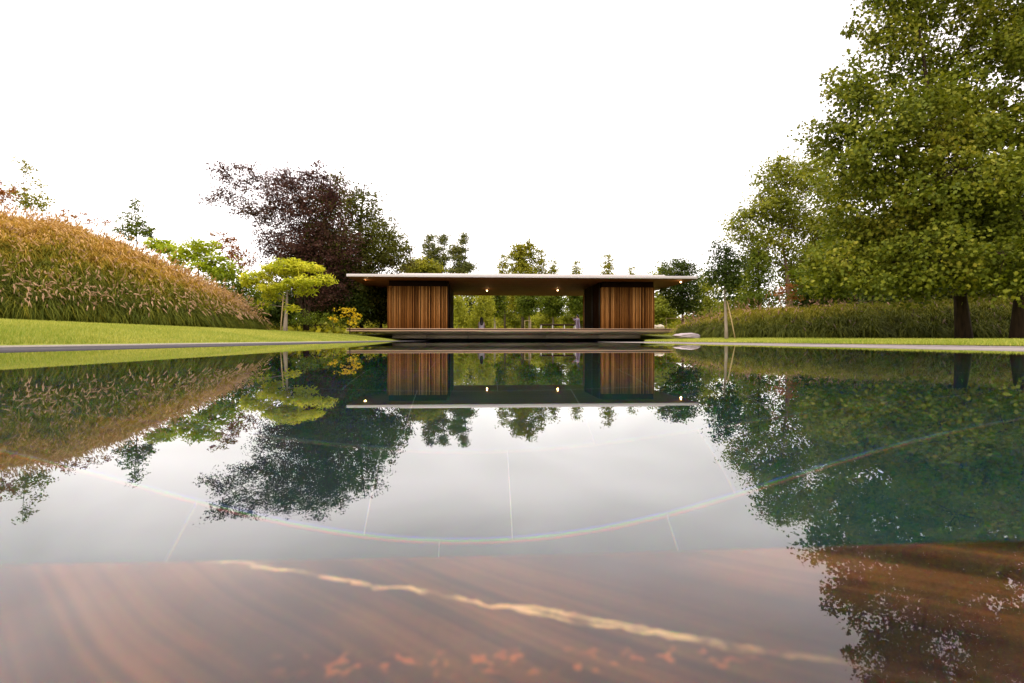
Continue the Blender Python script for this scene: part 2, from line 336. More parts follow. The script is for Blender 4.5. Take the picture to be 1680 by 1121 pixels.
# ------------------------------------------------------------------ setting: ground, pool, coping, hills
XL_IN, XL_OUT = -2.9, -4.6        # left coping, pool side and lawn side
XR_IN, XR_OUT = 3.72, 5.2
YB = 46.2                          # back end of the water
def sstep(a, b, x):
    t = np.clip((np.asarray(x, float) - a) / (b - a), 0, 1); return t * t * (3 - 2 * t)
def xr_edge(y):                    # lawn edge on the right: the water widens towards the pavilion
    return np.where(y < 17.5, XR_OUT, np.where(y < 34, XR_OUT + (y - 17.5) / 16.5 * 5.2, 10.4))
def ground_z(x, y):
    x = np.asarray(x, float); y = np.asarray(y, float)
    sl_ = np.maximum(-(x - XL_OUT), 0); zl = 0.02 + 0.55 * (1 - np.exp(-sl_ / 3.0))
    sr_ = np.maximum(x - xr_edge(y), 0); zr = 0.02 + 0.05 * (1 - np.exp(-sr_ / 4.0)) + 0.10 * sstep(14, 24, y) * (1 - np.exp(-sr_ / 2.0))
    z = np.where(x < 0, zl, zr)
    z = z + (0.5 - z) * sstep(34, 46, y)
    z = z + 0.05 * np.sin(x * 0.21 + 1.3) * np.sin(y * 0.17) * sstep(4, 14, np.abs(x))
    return z
def grid(xs, ys):
    return None
gv, gl_, gs = [], [], []
def patch(XX, YY):
    n0 = sum(len(a) for a in gv); r, c = XX.shape
    ZZ = ground_z(XX, YY); gv.append(np.stack([XX, YY, ZZ], -1).reshape(-1, 3))
    i = np.arange(r - 1)[:, None] * c + np.arange(c - 1)[None, :]
    q = np.stack([i, i + 1, i + c + 1, i + c], -1).reshape(-1, 4) + n0
    gl_.append(q.ravel()); gs.append(np.full(len(q), 4))
ysn = np.concatenate([[-120, -60, -30, -14, -6, -1.4], np.arange(0, 17.5, 0.5), [17.5], np.arange(18, 46, 0.7), [46.2, 48, 50, 52, 55, 60, 68, 80, 100, 130, 180, 260, 420, 800, 1500]])
dx = np.concatenate([[0], np.cumsum(np.geomspace(0.15, 60, 46))]); dx = dx / dx[-1] * 900
patch((XL_OUT - dx[::-1])[None, :] + 0 * ysn[:, None], ysn[:, None] + 0 * dx[None, :])
patch(xr_edge(ysn)[:, None] + dx[None, :], ysn[:, None] + 0 * dx[None, :])
yb = ysn[ysn >= 46.2]; cx = np.linspace(0, 1, 14)
patch(XL_OUT + (10.4 - XL_OUT) * cx[None, :] + 0 * yb[:, None], yb[:, None] + 0 * cx[None, :])
yf = ysn[ysn <= -1.4]
patch(XL_OUT + (XR_OUT - XL_OUT) * cx[None, :] + 0 * yf[:, None], yf[:, None] + 0 * cx[None, :])
lawn = mesh_obj('lawn', np.concatenate(gv), np.concatenate(gl_), np.concatenate(gs), M['lawn'], smooth=True); tag(lawn, kind='structure')

mb = MB()   # water sheet: pool and the wider basin round the pavilion
mb.add([(XL_IN, -1.4, 0), (XR_IN, -1.4, 0), (XR_IN, 17.5, 0), (XL_IN, 17.5, 0), (XR_IN, 34, 0), (XL_IN, 34, 0), (XR_OUT, 17.5, 0), (10.4, 34, 0), (10.4, YB, 0), (XL_OUT, YB, 0), (XL_OUT, 34, 0)],
       [(0, 1, 2, 3), (3, 2, 4, 5), (2, 6, 7, 4), (10, 5, 4, 7, 8, 9)])
tag(mb.build('water', M['water']), kind='structure')

FZ = -1.5
mb = MB(); mb.add([(-13, -1.4, FZ), (13, -1.4, FZ), (13, YB + 1, FZ), (-13, YB + 1, FZ)], [(0, 1, 2, 3)])
pf = mb.build('pool_floor', M['slabs']); tag(pf, kind='structure')
mb = MB()
lines = [1.72, 2.03, 2.56, 3.15, 3.7, 4.25, 4.8, 5.4, 6.0, 7.0, 8.0, 9.0, 10.0]
for k, y in enumerate(lines):
    w = 0.0027 if k == 0 else 0.0014
    mb.box(-13, 13, y - w, y + w, FZ + 0.001, FZ + 0.004)
jr = [(0.3, lines[0], [-0.82, -0.115, 0.58]), (lines[0], lines[1], [-0.34, 0.105, 0.80])]
for k in range(1, 5): jr.append((lines[k], lines[k + 1], [q_ + (0.35 if k % 2 else 0.02) for q_ in np.arange(-2, 2.5, 0.69)]))
for a, b_, xs in jr:
    for x in xs: mb.box(x - 0.0015, x + 0.0015, a + 0.0046, b_ - 0.0046, FZ + 0.001, FZ + 0.004)
tag(mb.build('pool_floor_joints', M['joint']), kind='structure')

mb = MB()   # retaining walls under the coping and round the basin
mb.box(XL_OUT, XL_IN - 0.06, -1.4, 34, FZ, -0.05); mb.box(XR_IN + 0.06, XR_OUT, -1.4, 17.5, FZ, -0.05); 
for xe in (XL_OUT, 10.4):
    ye = np.linspace(34, YB, 25); n_ = len(mb.v)
    mb.add([(xe, y_, FZ) for y_ in ye] + [(xe, y_, float(ground_z(xe + (0.0 if xe > 0 else -1e-4), y_)) + 0.001) for y_ in ye], [(i, i + 1, i + 26, i + 25) for i in range(24)])
mb.box(XL_OUT, 10.4, YB, YB + 0.4, FZ, 0.515)
mb.add([(XR_OUT, 17.5, FZ), (10.4, 34, FZ), (10.4, 34, 0.02), (XR_OUT, 17.5, 0.02)], [(0, 1, 2, 3)])
tag(mb.build('pool_wall', M['poolwall']), kind='structure')

mb = MB()   # flush coping, one slab per 2.4 m with open joints
y = -1.4
while y < 33.9:
    y1 = min(y + 2.4, 34); mb.box(XL_OUT + 0.03, XL_IN, y, y1 - 0.006, -0.05, 0.003); y = y1
tag(mb.build('coping_path', M['coping']), kind='structure')
mb = MB(); y = -1.4
while y < 17.4:
    y1 = min(y + 2.4, 17.5); mb.box(XR_IN, XR_OUT - 0.03, y, y1 - 0.006, -0.05, 0.003); y = y1
tag(mb.build('coping_path', M['coping_pale']), kind='structure')
mb = MB(); mb.box(XL_OUT - 0.005, XL_OUT + 0.03, -1.4, 34, -0.05, 0.020); tag(mb.build('kerb_strip', M['edging']), kind='structure')
mb = MB(); mb.box(XR_OUT - 0.03, XR_OUT + 0.01, -1.4, 17.5, -0.05, 0.014); tag(mb.build('kerb_strip', M['coping_pale']), kind='structure')

mb = MB(); mb.box(XL_IN, XR_IN, -1.35, 0.224, -0.30, -0.012)      # near ledge just under the water
lg = mb.build('stone_ledge', M['ledge']); bevel(lg, 0.003); tag(lg, kind='structure')
mb = MB(); mb.box(XL_OUT, XR_OUT, -1.9, -1.36, -1.5, 0.02); tag(mb.build('pool_wall', M['coping']), kind='structure')

# ---- lawn blades: short turf on the strips beside the pool
def blades_on(name, xs, ys, mat, hmin, hmax, wid, seed):
    g = np.random.default_rng(seed); n = len(xs)
    z = ground_z(xs, ys); a = g.uniform(0, 2 * np.pi, n); h = g.uniform(hmin, hmax, n); w = wid * g.uniform(0.7, 1.3, n)
    t = np.stack([np.cos(a), np.sin(a), np.zeros(n)], -1); le = g.normal(0, 0.35, (n, 2)) * h[:, None]
    c = np.stack([xs, ys, z - 0.01], -1); top = c + np.stack([le[:, 0], le[:, 1], h], -1)
    V = np.stack([c - t * w[:, None], c + t * w[:, None], top], 1).reshape(-1, 3)
    return mesh_obj(name, V, np.arange(3 * n), np.full(n, 3), mat)
g = np.random.default_rng(5)
n = 150000
yy = 3.0 + 27 * g.random(n) ** 1.6; xx = XL_OUT - 0.04 - (1 + 0.55 * yy) * g.random(n) ** 1.2
n2 = 90000
yy2 = 3.5 + 22 * g.random(n2) ** 1.5; xx2 = xr_edge(yy2) + (2 + 0.6 * yy2) * g.random(n2) ** 1.2
tag(blades_on('turf_grass', np.concatenate([xx, xx2]), np.concatenate([yy, yy2]), M['blade'], 0.03, 0.07, 0.006, 6),
    'short bright green turf on both sides of the pool', 'grass', kind='stuff')

# ---- grassy mounds
def interp(tab, t):
    tab = np.asarray(tab, float); u = np.linspace(0, 1, len(tab)); return np.stack([np.interp(t, u, tab[:, k]) for k in range(tab.shape[1])], -1)
def mound(base_tab, crest_tab, lift):
    B = np.array([P(*r) for r in base_tab]); C = np.array([P(px, py + lift, d) for px, py, d in crest_tab])
    return B, C
def mound_point(B, C, t, u):
    b = interp(B, t); c = interp(C, t); u = np.asarray(u)[..., None]
    k = np.where(u <= 1, u, 2 - u); prof = np.sin(np.clip(k, 0, 1) * math.pi / 2) ** 0.85
    xy = b[..., :2] + (c[..., :2] - b[..., :2]) * u
    z = b[..., 2:] + (c[..., 2:] - b[..., 2:]) * prof
    return np.concatenate([xy, z], -1)
def build_mound(name, B, C):
    T, U = np.meshgrid(np.linspace(0, 1, 60), np.linspace(0, 2, 30), indexing='ij')
    p = mound_point(B, C, T.ravel(), U.ravel()).reshape(60, 30, 3)
    p[:, 0, 2] -= 0.3; p[:, -1, 2] -= 0.3
    i = np.arange(59)[:, None] * 30 + np.arange(29)[None, :]
    q = np.stack([i, i + 1, i + 31, i + 30], -1).reshape(-1, 4)
    return tag(mesh_obj(name, p.reshape(-1, 3), q.ravel(), np.full(len(q), 4), M['soil'], smooth=True), kind='structure')

def fountain_grass(name, B, C, ntuft, nblade, L, W, tone_fn, mats, nplume, plen, prad, lean, seed, umax=1.12):
    """arching blades and bottle-brush plumes, tufts scattered over a mound"""
    g = np.random.default_rng(seed)
    t = g.random(ntuft); u = g.random(ntuft) ** 0.8 * umax
    u[: ntuft // 6] = g.random(ntuft // 6) * 0.07
    c = mound_point(B, C, t, u); c2 = mound_point(B, C, t, np.clip(u - 0.03, 0, 2)); out_ = c2 - c; out_[:, 2] = 0
    out_ /= (np.linalg.norm(out_, axis=1, keepdims=True) + 1e-9)
    tone = tone_fn(t, u, g); size = g.uniform(0.75, 1.2, ntuft) * (1.0 - 0.25 * np.clip(t - 0.8, 0, 1) / 0.2)
    # blades
    idx = np.repeat(np.arange(ntuft), nblade); N = len(idx)
    a = g.uniform(0, 2 * np.pi, N); d = np.stack([np.cos(a), np.sin(a), np.zeros(N)], -1) + out_[idx] * 0.75 + np.array(lean)
    d /= np.linalg.norm(d, axis=1, keepdims=True)
    Lb = L * size[idx] * g.uniform(0.6, 1.15, N); arch = g.uniform(0.3, 1.0, N)
    start = c[idx] + np.stack([g.normal(0, 0.07, N), g.normal(0, 0.07, N), np.full(N, -0.05)], -1)
    S = 5; s = np.linspace(0, 1, S)
    hor = (Lb * (0.25 + 0.5 * arch))[:, None] * (s ** 1.5)[None]
    ver = Lb[:, None] * (0.9 * s[None] - (0.15 + 0.85 * arch)[:, None] * (s ** 2.6)[None])
    pts = start[:, None, :] + hor[..., None] * d[:, None, :] + ver[..., None] * UP
    side = np.cross(d, UP); wv_ = (W * g.uniform(0.7, 1.2, N))[:, None] * np.array([0.8, 1.0, 0.8, 0.5, 0.05])[None]
    Lf = pts - side[:, None, :] * wv_[..., None]; Rt = pts + side[:, None, :] * wv_[..., None]
    V = np.stack([Lf, Rt], 2).reshape(-1, 3)
    base = (np.arange(N) * S * 2)[:, None] + (np.arange(S - 1) * 2)[None]
    q = np.stack([base, base + 1, base + 3, base + 2], -1).reshape(-1, 4)
    tv = np.repeat(np.clip(tone[idx] + g.normal(0, 0.13, N), 0, 1), S * 2)
    # plumes
    pi_ = np.repeat(np.arange(ntuft), nplume); pi_ = pi_[g.random(len(pi_)) < (0.22 + 0.78 * sstep(0.35, 0.85, u))[pi_]]; K = len(pi_)
    a = g.uniform(0, 2 * np.pi, K); d2 = np.stack([np.cos(a), np.sin(a), np.zeros(K)], -1) * 0.55 + out_[pi_] * 0.55 + np.array(lean) * 2.2
    d2 /= np.linalg.norm(d2, axis=1, keepdims=True)
    Ls = L * size[pi_] * g.uniform(0.8, 1.25, K) * (1 - 0.45 * sstep(0.35, 0.9, u)[pi_]); ar = g.uniform(0.15, 1.0, K)
    s0 = c[pi_]
    def at(sv):
        h_ = Ls * (0.15 + 0.5 * ar) * sv ** 1.5; v_ = Ls * (1.0 * sv - (0.02 + 0.62 * ar) * sv ** 2.6)
        return s0 + h_[:, None] * d2 + v_[:, None] * UP
    p0 = at(np.ones(K)); tdir = at(np.full(K, 1.12)) - p0; tdir /= np.linalg.norm(tdir, axis=1, keepdims=True)
    pl = plen * g.uniform(0.7, 1.25, K); pr = prad * g.uniform(0.7, 1.2, K)
    A = np.cross(tdir, [0.3, 0.2, 0.9]); A /= np.linalg.norm(A, axis=1, keepdims=True); Bv = np.cross(tdir, A)
    rings = [(0.0, 0.25), (0.22, 0.95), (0.55, 0.85), (0.85, 0.45), (1.0, 0.04)]; nsd = 5; PV = []
    for f_, rr in rings:
        for j in range(nsd):
            an = 2 * math.pi * j / nsd; jit = g.uniform(0.6, 1.35, K)
            PV.append(p0 + tdir * (pl * f_)[:, None] + np.array([0, 0, -1]) * (pl * 0.18 * f_ ** 2)[:, None] + (math.cos(an) * A + math.sin(an) * Bv) * (pr * rr * jit)[:, None])
    PV = np.stack(PV, 1).reshape(-1, 3); nv = len(rings) * nsd
    fq = np.array([[i * nsd + j, i * nsd + (j + 1) % nsd, (i + 1) * nsd + (j + 1) % nsd, (i + 1) * nsd + j] for i in range(len(rings) - 1) for j in range(nsd)])
    pq = (np.arange(K) * nv)[:, None, None] + fq[None] + len(V)
    # bristles round each plume
    nb = 16; BI = np.repeat(np.arange(K), nb); fpos = g.random(len(BI)) * 0.85; an = g.uniform(0, 2 * np.pi, len(BI))
    rad = np.cos(an)[:, None] * A[BI] + np.sin(an)[:, None] * Bv[BI]
    bb = p0[BI] + tdir[BI] * (pl[BI] * fpos)[:, None]; tip = bb + tdir[BI] * (pl[BI] * 0.22)[:, None] + rad * (pr[BI] * 2.3)[:, None]
    wv2 = np.cross(tdir[BI], rad) * (pr[BI] * 0.16)[:, None]
    BVt = np.stack([bb - wv2, bb + wv2, tip], 1).reshape(-1, 3); bt = np.arange(len(BVt)) + len(V) + len(PV)
    allv = np.concatenate([V, PV, BVt])
    loops = np.concatenate([q.ravel(), pq.ravel(), bt]); sizes = np.concatenate([np.full(len(q), 4), np.full(K * len(fq), 4), np.full(len(BI), 3)])
    ptone = np.clip(tone[pi_] + g.normal(0, 0.12, K), 0, 1)
    tv = np.concatenate([tv, np.repeat(ptone, nv), np.repeat(ptone[BI], 3)])
    mi = np.concatenate([np.zeros(len(q)), np.ones(K * len(fq) + len(BI))])
    return mesh_obj(name, allv, loops, sizes, mats, attrs={'tone': tv}, mat_idx=mi)

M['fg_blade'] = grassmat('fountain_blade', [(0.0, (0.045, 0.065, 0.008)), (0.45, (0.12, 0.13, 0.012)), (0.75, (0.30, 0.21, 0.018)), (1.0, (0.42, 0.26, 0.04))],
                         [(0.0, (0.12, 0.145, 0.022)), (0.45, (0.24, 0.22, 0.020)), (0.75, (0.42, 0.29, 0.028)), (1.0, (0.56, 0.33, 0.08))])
M['fg_plume'] = grassmat('fountain_plume', [(0.0, (0.30, 0.19, 0.10)), (0.5, (0.36, 0.22, 0.12)), (1.0, (0.50, 0.30, 0.09))], [(0.0, (0.46, 0.31, 0.19)), (0.5, (0.52, 0.33, 0.18)), (1.0, (0.62, 0.41, 0.16))], 0.35)
M['dg_blade'] = grassmat('dark_fountain_blade', [(0.0, (0.030, 0.040, 0.006)), (0.5, (0.085, 0.095, 0.009)), (1.0, (0.20, 0.18, 0.014))],
                         [(0.0, (0.075, 0.088, 0.014)), (0.5, (0.16, 0.16, 0.016)), (1.0, (0.30, 0.24, 0.025))], 0.25)
M['dg_plume'] = grassmat('dark_fountain_plume', [(0.0, (0.06, 0.045, 0.03)), (0.5, (0.11, 0.075, 0.04)), (1.0, (0.34, 0.19, 0.125))], [(0.0, (0.11, 0.085, 0.055)), (0.5, (0.17, 0.125, 0.07)), (1.0, (0.42, 0.25, 0.17))], 0.25)

base = [(-420, 500, 11), (-150, 518, 14.5), (0, 527, 16.5), (100, 533, 17.5), (200, 537, 19), (300, 539, 20.5), (370, 540, 22.5), (425, 539, 24.5)]
crest = [(-420, 330, 18), (-150, 328, 21), (0, 350, 23), (100, 360, 24), (200, 394, 25), (300, 440, 25.5), (370, 474, 25.5), (428, 520, 25.5)]
B1, C1 = mound(base, crest, 33)
build_mound('hill', B1, C1)
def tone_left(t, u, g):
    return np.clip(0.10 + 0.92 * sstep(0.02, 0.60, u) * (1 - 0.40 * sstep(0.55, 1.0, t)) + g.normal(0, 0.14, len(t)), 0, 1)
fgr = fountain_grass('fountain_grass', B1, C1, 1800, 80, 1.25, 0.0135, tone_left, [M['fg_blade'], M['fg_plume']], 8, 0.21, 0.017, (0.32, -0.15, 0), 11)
tag(fgr, 'golden fountain grass with tan plumes covering the tall mound', 'ornamental grass', kind='stuff')

base = [(1122, 552, 27), (1160, 554, 25), (1220, 556, 22.5), (1300, 556, 21), (1400, 556.5, 20), (1550, 557, 19.6), (1700, 557, 19), (1950, 557, 18.5)]
crest = [(1118, 534, 28.5), (1160, 520, 28), (1220, 508, 26.5), (1300, 504, 25), (1400, 499, 24), (1550, 492, 23.5), (1700, 486, 23), (1950, 480, 23)]
B2, C2 = mound(base, crest, 17)
build_mound('hill', B2, C2)
def tone_right(t, u, g):
    return np.clip(0.10 + 0.95 * sstep(0.05, 0.60, u) * (1 - 0.55 * sstep(0.30, 0.65, t)) + g.normal(0, 0.12, len(t)), 0, 1)
dgr = fountain_grass('fountain_grass', B2, C2, 1000, 80, 1.02, 0.0135, tone_right, [M['dg_blade'], M['dg_plume']], 2, 0.22, 0.018, (-0.15, -0.2, 0), 12)
tag(dgr, 'dark green fountain grass along the low bank behind the lawn', 'ornamental grass', kind='stuff')

# ------------------------------------------------------------------ trees
LEAF = {
    'ovate': ([(0, -0.5, 0), (0.27, -0.05, 0.07), (0, 0.5, 0), (-0.27, -0.05, 0.07)], [(0, 1, 2, 3)]),
    'long': ([(0, -0.5, 0), (0.13, -0.05, 0.03), (0, 0.5, -0.08), (-0.13, -0.05, 0.03)], [(0, 1, 2, 3)]),
    'maple': ([(0, -0.42, 0), (0.22, -0.40, 0.02), (0.20, -0.2, 0.03), (0.5, -0.05, 0), (0.24, 0.10, 0.05), (0.27, 0.34, 0.02), (0.10, 0.28, 0.04), (0, 0.55, -0.03),
               (-0.10, 0.28, 0.04), (-0.27, 0.34, 0.02), (-0.24, 0.10, 0.05), (-0.5, -0.05, 0), (-0.20, -0.2, 0.03), (-0.22, -0.40, 0.02)], [tuple(range(14))]),
    'needle': ([(-0.05, -0.5, 0), (0.05, -0.5, 0), (0.02, 0.5, 0), (-0.02, 0.5, 0)], [(0, 1, 2, 3)]),
}
def leaf_arrays(c, nrm, size, kind, g):
    tv, tf = LEAF[kind]; tv = np.array(tv); n = len(c)
    nrm = nrm / (np.linalg.norm(nrm, axis=1, keepdims=True) + 1e-9)
    r = g.normal(0, 1, (n, 3)); t = np.cross(nrm, r); t /= (np.linalg.norm(t, axis=1, keepdims=True) + 1e-9); b = np.cross(nrm, t)
    V = c[:, None, :] + size[:, None, None] * (tv[None, :, 0, None] * t[:, None, :] + tv[None, :, 1, None] * b[:, None, :] + tv[None, :, 2, None] * nrm[:, None, :])
    k = len(tv); f = np.array(tf[0]); loops = (np.arange(n) * k)[:, None] + f[None]
    return V.reshape(-1, 3), loops.ravel(), np.full(n, len(f))

def crown_points(blobs, dens, rc, g, shell=2.2):
    """blobs: (centre, (rx, ry, rz), weight) -> clump centres with their blob"""
    out_ = []
    for bi, (c, r, w) in enumerate(blobs):
        vol = r[0] * r[1] * r[2]
        n = max(4, int(dens * w * vol ** (2 / 3)))
        d = g.normal(0, 1, (n, 3)); d /= np.linalg.norm(d, axis=1, keepdims=True)
        rad = g.random(n) ** (1 / shell) * (1 + g.normal(0, 0.07, n))
        out_.append((bi, c + d * rad[:, None] * np.array(r), d))
    return out_

def tree(name, label, px, py, d, blobs, leaf='ovate', lsize=0.12, dens=60, per=34, rc=0.35, mat=None, bark=None, tr=0.1, top=None, lean=0.0,
         cat='tree', group=None, seed=1, stems=None, flat=0.6, up=0.6, droop=0.0, twigs=0.5, shell=2.2, twr=0.006, crown_name='crown', depth=1.0, inner=0.35):
    """blobs: (px, py, rx, ry[, ddepth, weight]) in photo pixels at the tree's own distance d; everything becomes metres round the tree's base"""
    g = np.random.default_rng(seed); base = P(px, py, d); k = d / F
    root = empty(name, base, label, cat, group)
    BL = []
    for b in blobs:
        dd = b[4] if len(b) > 4 else 0.0; w = b[5] if len(b) > 5 else 1.0
        BL.append((P(b[0], b[1], d + dd) - base, (b[2] * k, max(b[2], 0.6 * b[3]) * k * depth, b[3] * k), w))
    cl = crown_points(BL, dens, rc, g, shell)
    mb = MB()
    zt = max(b[0][2] for b in BL) if top is None else top
    main = BL[0][0]
    mains = stems or [(main[0] * 0.9 + lean, main[1] * 0.5, zt)]
    paths = []
    for si, (sx_, sy_, sz_) in enumerate(mains):
        pts = []
        for s in np.linspace(0, 1, 9):
            wob = 0.03 * sz_ * math.sin(3.1 * s + si * 2.1 + seed) * s
            pts.append(np.array([sx_ * s ** 1.2 + wob, sy_ * s ** 1.2 + wob * 0.6, sz_ * s]))
        r0 = tr / (1 + 0.35 * (len(mains) - 1))
        rad = [r0 * (1.25 if i == 0 else 1.0) * (1 - 0.86 * s) for i, s in enumerate(np.linspace(0, 1, 9))]
        pts[0][2] -= 0.15
        mb.tube(pts, rad, 9); paths.append((pts, rad))
    LC, LN = [], []
    for bi, cs, ds in cl:
        bc = BL[bi][0]; brr = BL[bi][1]
        best = min(((np.linalg.norm(p - bc) + 0.4 * max(0, p[2] - bc[2] + 0.4 * brr[2]), pi, i) for pi, (pp, rr) in enumerate(paths) for i, p in enumerate(pp) if i > 1), key=lambda q: q[0])
        p0 = paths[best[1]][0][best[2]]; r0 = paths[best[1]][1][best[2]] * 0.55
        tip = bc + np.array([0, 0, 0.25 * brr[2]])
        mid = p0 * 0.5 + tip * 0.5 + np.array([0, 0, -0.06]) * np.linalg.norm(tip - p0) + g.normal(0, 0.04, 3) * np.linalg.norm(tip - p0)
        limb = [p0, p0 * 0.7 + mid * 0.3 + g.normal(0, 0.02, 3), mid, tip]
        if np.linalg.norm(tip - p0) > 0.05: mb.tube(limb, [max(r0, 0.012), max(r0 * 0.75, 0.010), max(r0 * 0.5, 0.008), 0.006], 6)
        lp = np.array([limb[1], mid, mid * 0.5 + tip * 0.5, tip])
        for c in cs:
            if g.random() < twigs:
                q = lp[np.argmin(np.linalg.norm(lp - c, axis=1))]; L_ = np.linalg.norm(c - q)
                mb.tube([q, q * 0.5 + c * 0.5 + np.array([0, 0, 0.05 * L_]) + g.normal(0, 0.05, 3) * L_, c], [max(twr, min(0.02, r0 * 0.4)), twr, twr * 0.5], 4, cap=False)
        n = len(cs); idx = np.repeat(np.arange(n), per)
        off = g.normal(0, 1, (len(idx), 3)); off *= (g.random(len(idx)) ** 0.42 / np.linalg.norm(off, axis=1))[:, None]
        off = off * np.array([rc, rc, rc * flat]) * 1.65 * g.uniform(0.4, 1.5, n)[idx][:, None]
        off[:, 2] -= droop * np.abs(g.normal(0, 1, len(idx))) * rc
        pts = cs[idx] + off
        nr = g.normal(0, 0.75, (len(idx), 3)) + np.array([0, 0, up]) + ds[idx] * 0.5
        LC.append(pts); LN.append(nr)
    c = np.concatenate(LC); nr = np.concatenate(LN)
    sz = lsize * g.uniform(0.6, 1.25, len(c))
    keep = c[:, 2] > 0.03; c, nr, sz = c[keep], nr[keep], sz[keep]
    V, lo, si = leaf_arrays(c, nr, sz, leaf, g)
    mesh_obj(crown_name, V, lo, si, mat, root)
    mb.build('trunk', bark or M['bark'], root, smooth=True)
    return root

def children(o): return [c for c in bpy.data.objects if c.parent == o]
def dup(o, loc, rz=0.0, sc=1.0, label=None, group=None, parent=None):
    c = o.copy(); COL.objects.link(c)
    if parent is None: c.location = tuple(loc); c.rotation_euler = (0, 0, rz); c.scale = (sc, sc, sc)
    else: c.parent = parent
    if label: c['label'] = label
    if group: c['group'] = group
    for ch in children(o): dup(ch, None, parent=c)
    return c

def stake(px, py, d, dx_px, hpx, label, r=0.022):
    b = P(px, py, d); t = P(px + dx_px, py - hpx, d); mb = MB(); mid = (t - b)
    mb.tube([(0, 0, -0.1), tuple(mid * 0.5), tuple(mid)], [r, r * 0.95, r * 0.9], 8)
    o = mb.build('tree_stake', M['stake'], loc=b, smooth=False)
    return tag(o, label, 'stake')

# leaf colours
M['l_maple'] = leafmat('leaf_maple', [(0.028, 0.040, 0.005), (0.056, 0.072, 0.008), (0.095, 0.106, 0.012), (0.16, 0.145, 0.022)], 0.25, (1.5, 1.5, 0.5), 0.35)
M['l_tall'] = leafmat('leaf_tall', [(0.055, 0.068, 0.010), (0.10, 0.115, 0.015), (0.17, 0.17, 0.026)], 0.35, (1.5, 1.5, 0.6), 0.4)
M['l_dark'] = leafmat('leaf_dark', [(0.012, 0.022, 0.005), (0.024, 0.038, 0.006), (0.045, 0.055, 0.008)], 0.22, (1.4, 1.5, 0.5), 0.5)
M['l_green'] = leafmat('leaf_green', [(0.030, 0.048, 0.006), (0.055, 0.075, 0.008), (0.09, 0.105, 0.012)], 0.32, (1.5, 1.5, 0.5), 0.5)
M['l_olive'] = leafmat('leaf_olive', [(0.065, 0.075, 0.009), (0.115, 0.12, 0.014), (0.18, 0.165, 0.022)], 0.35, (1.5, 1.4, 0.5), 0.5)
M['l_red'] = leafmat('leaf_red', [(0.026, 0.012, 0.010), (0.044, 0.019, 0.015), (0.075, 0.034, 0.022), (0.045, 0.040, 0.012)], 0.22, (1.5, 0.9, 0.8), 0.45, False)
M['l_rust'] = leafmat('leaf_rust', [(0.10, 0.045, 0.02), (0.17, 0.07, 0.03), (0.14, 0.09, 0.03)], 0.35, (1.5, 1.1, 0.7), 0.7)
M['l_redgreen'] = leafmat('leaf_redgreen', [(0.035, 0.022, 0.008), (0.040, 0.048, 0.008), (0.075, 0.08, 0.012)], 0.3, (1.5, 1.4, 0.6), 0.4)
M['l_yellow'] = leafmat('leaf_yellow', [(0.21, 0.26, 0.014), (0.41, 0.42, 0.022), (0.62, 0.56, 0.05)], 0.35, (1.2, 1.2, 0.6), 0.9, False)
M['l_yellowgreen'] = leafmat('leaf_yellowgreen', [(0.15, 0.21, 0.010), (0.26, 0.31, 0.014), (0.38, 0.39, 0.025)], 0.38, (1.3, 1.3, 0.5), 0.7, False)
M['l_gold'] = leafmat('leaf_gold', [(0.38, 0.27, 0.008), (0.52, 0.36, 0.010), (0.42, 0.34, 0.02)], 0.3, (1.2, 1.1, 0.5), 1.5, False)
M['l_willow'] = leafmat('leaf_willow', [(0.12, 0.14, 0.02), (0.20, 0.21, 0.03), (0.28, 0.27, 0.045)], 0.4, (1.3, 1.3, 0.7), 0.6)
M['l_pine'] = leafmat('leaf_pine', [(0.045, 0.055, 0.018), (0.07, 0.08, 0.025), (0.11, 0.10, 0.035)], 0.2, (1.2, 1.3, 0.8), 0.4)

# big maples on the right
big = [(1500, 330, 120, 90, 0, 1.0), (1560, 130, 140, 120, 0.5), (1455, 60, 60, 60, 0), (1400, 150, 55, 60, -0.5), (1370, 225, 60, 40, 0.3), (1420, 290, 90, 60, -0.8), (1420, 395, 95, 55, 0.2),
       (1380, 434, 80, 36, -0.6), (1480, 456, 100, 28, -1.2), (1560, 418, 90, 48, -1.6), (1640, 446, 80, 36, -0.8), (1650, 350, 90, 90, -1.0), (1650, 200, 80, 90, -0.8), (1550, -40, 130, 80, 0), (1660, 40, 90, 90, 0.4),
       (1460, -40, 55, 50, 0.2), (1500, 210, 110, 70, -1.2), (1570, 300, 80, 70, -1.8), (1605, 215, 60, 50, -1.0), (1590, 390, 60, 40, -1.0)]
tree('maple_tree', 'tall broad maple with dark brown trunk rising from the lawn edge', 1582, 558, 17.5, big, 'maple', 0.118, 34, 74, 0.29, M['l_maple'], M['bark_dark'], 0.20, top=9.5, seed=3, flat=0.85, up=0.35, twigs=0.45, depth=0.7, droop=0.18)
big2 = [(1730, 330, 90, 100, 0), (1700, 438, 70, 40, -1.2), (1790, 440, 80, 60, 0), (1740, 180, 90, 90, 0), (1720, 60, 80, 80, 0), (1760, -60, 90, 70, 0), (1650, 430, 45, 40, -1.6), (1665, 300, 50, 50, -1.4)]
tree('maple_tree', 'maple at the very edge of the frame, its trunk half hidden by low leaves', 1672, 559, 16.2, big2, 'maple', 0.118, 34, 70, 0.29, M['l_maple'], M['bark_dark'], 0.21, top=8.5, seed=4, flat=0.85, up=0.35, twigs=0.4, depth=0.7, droop=0.18)

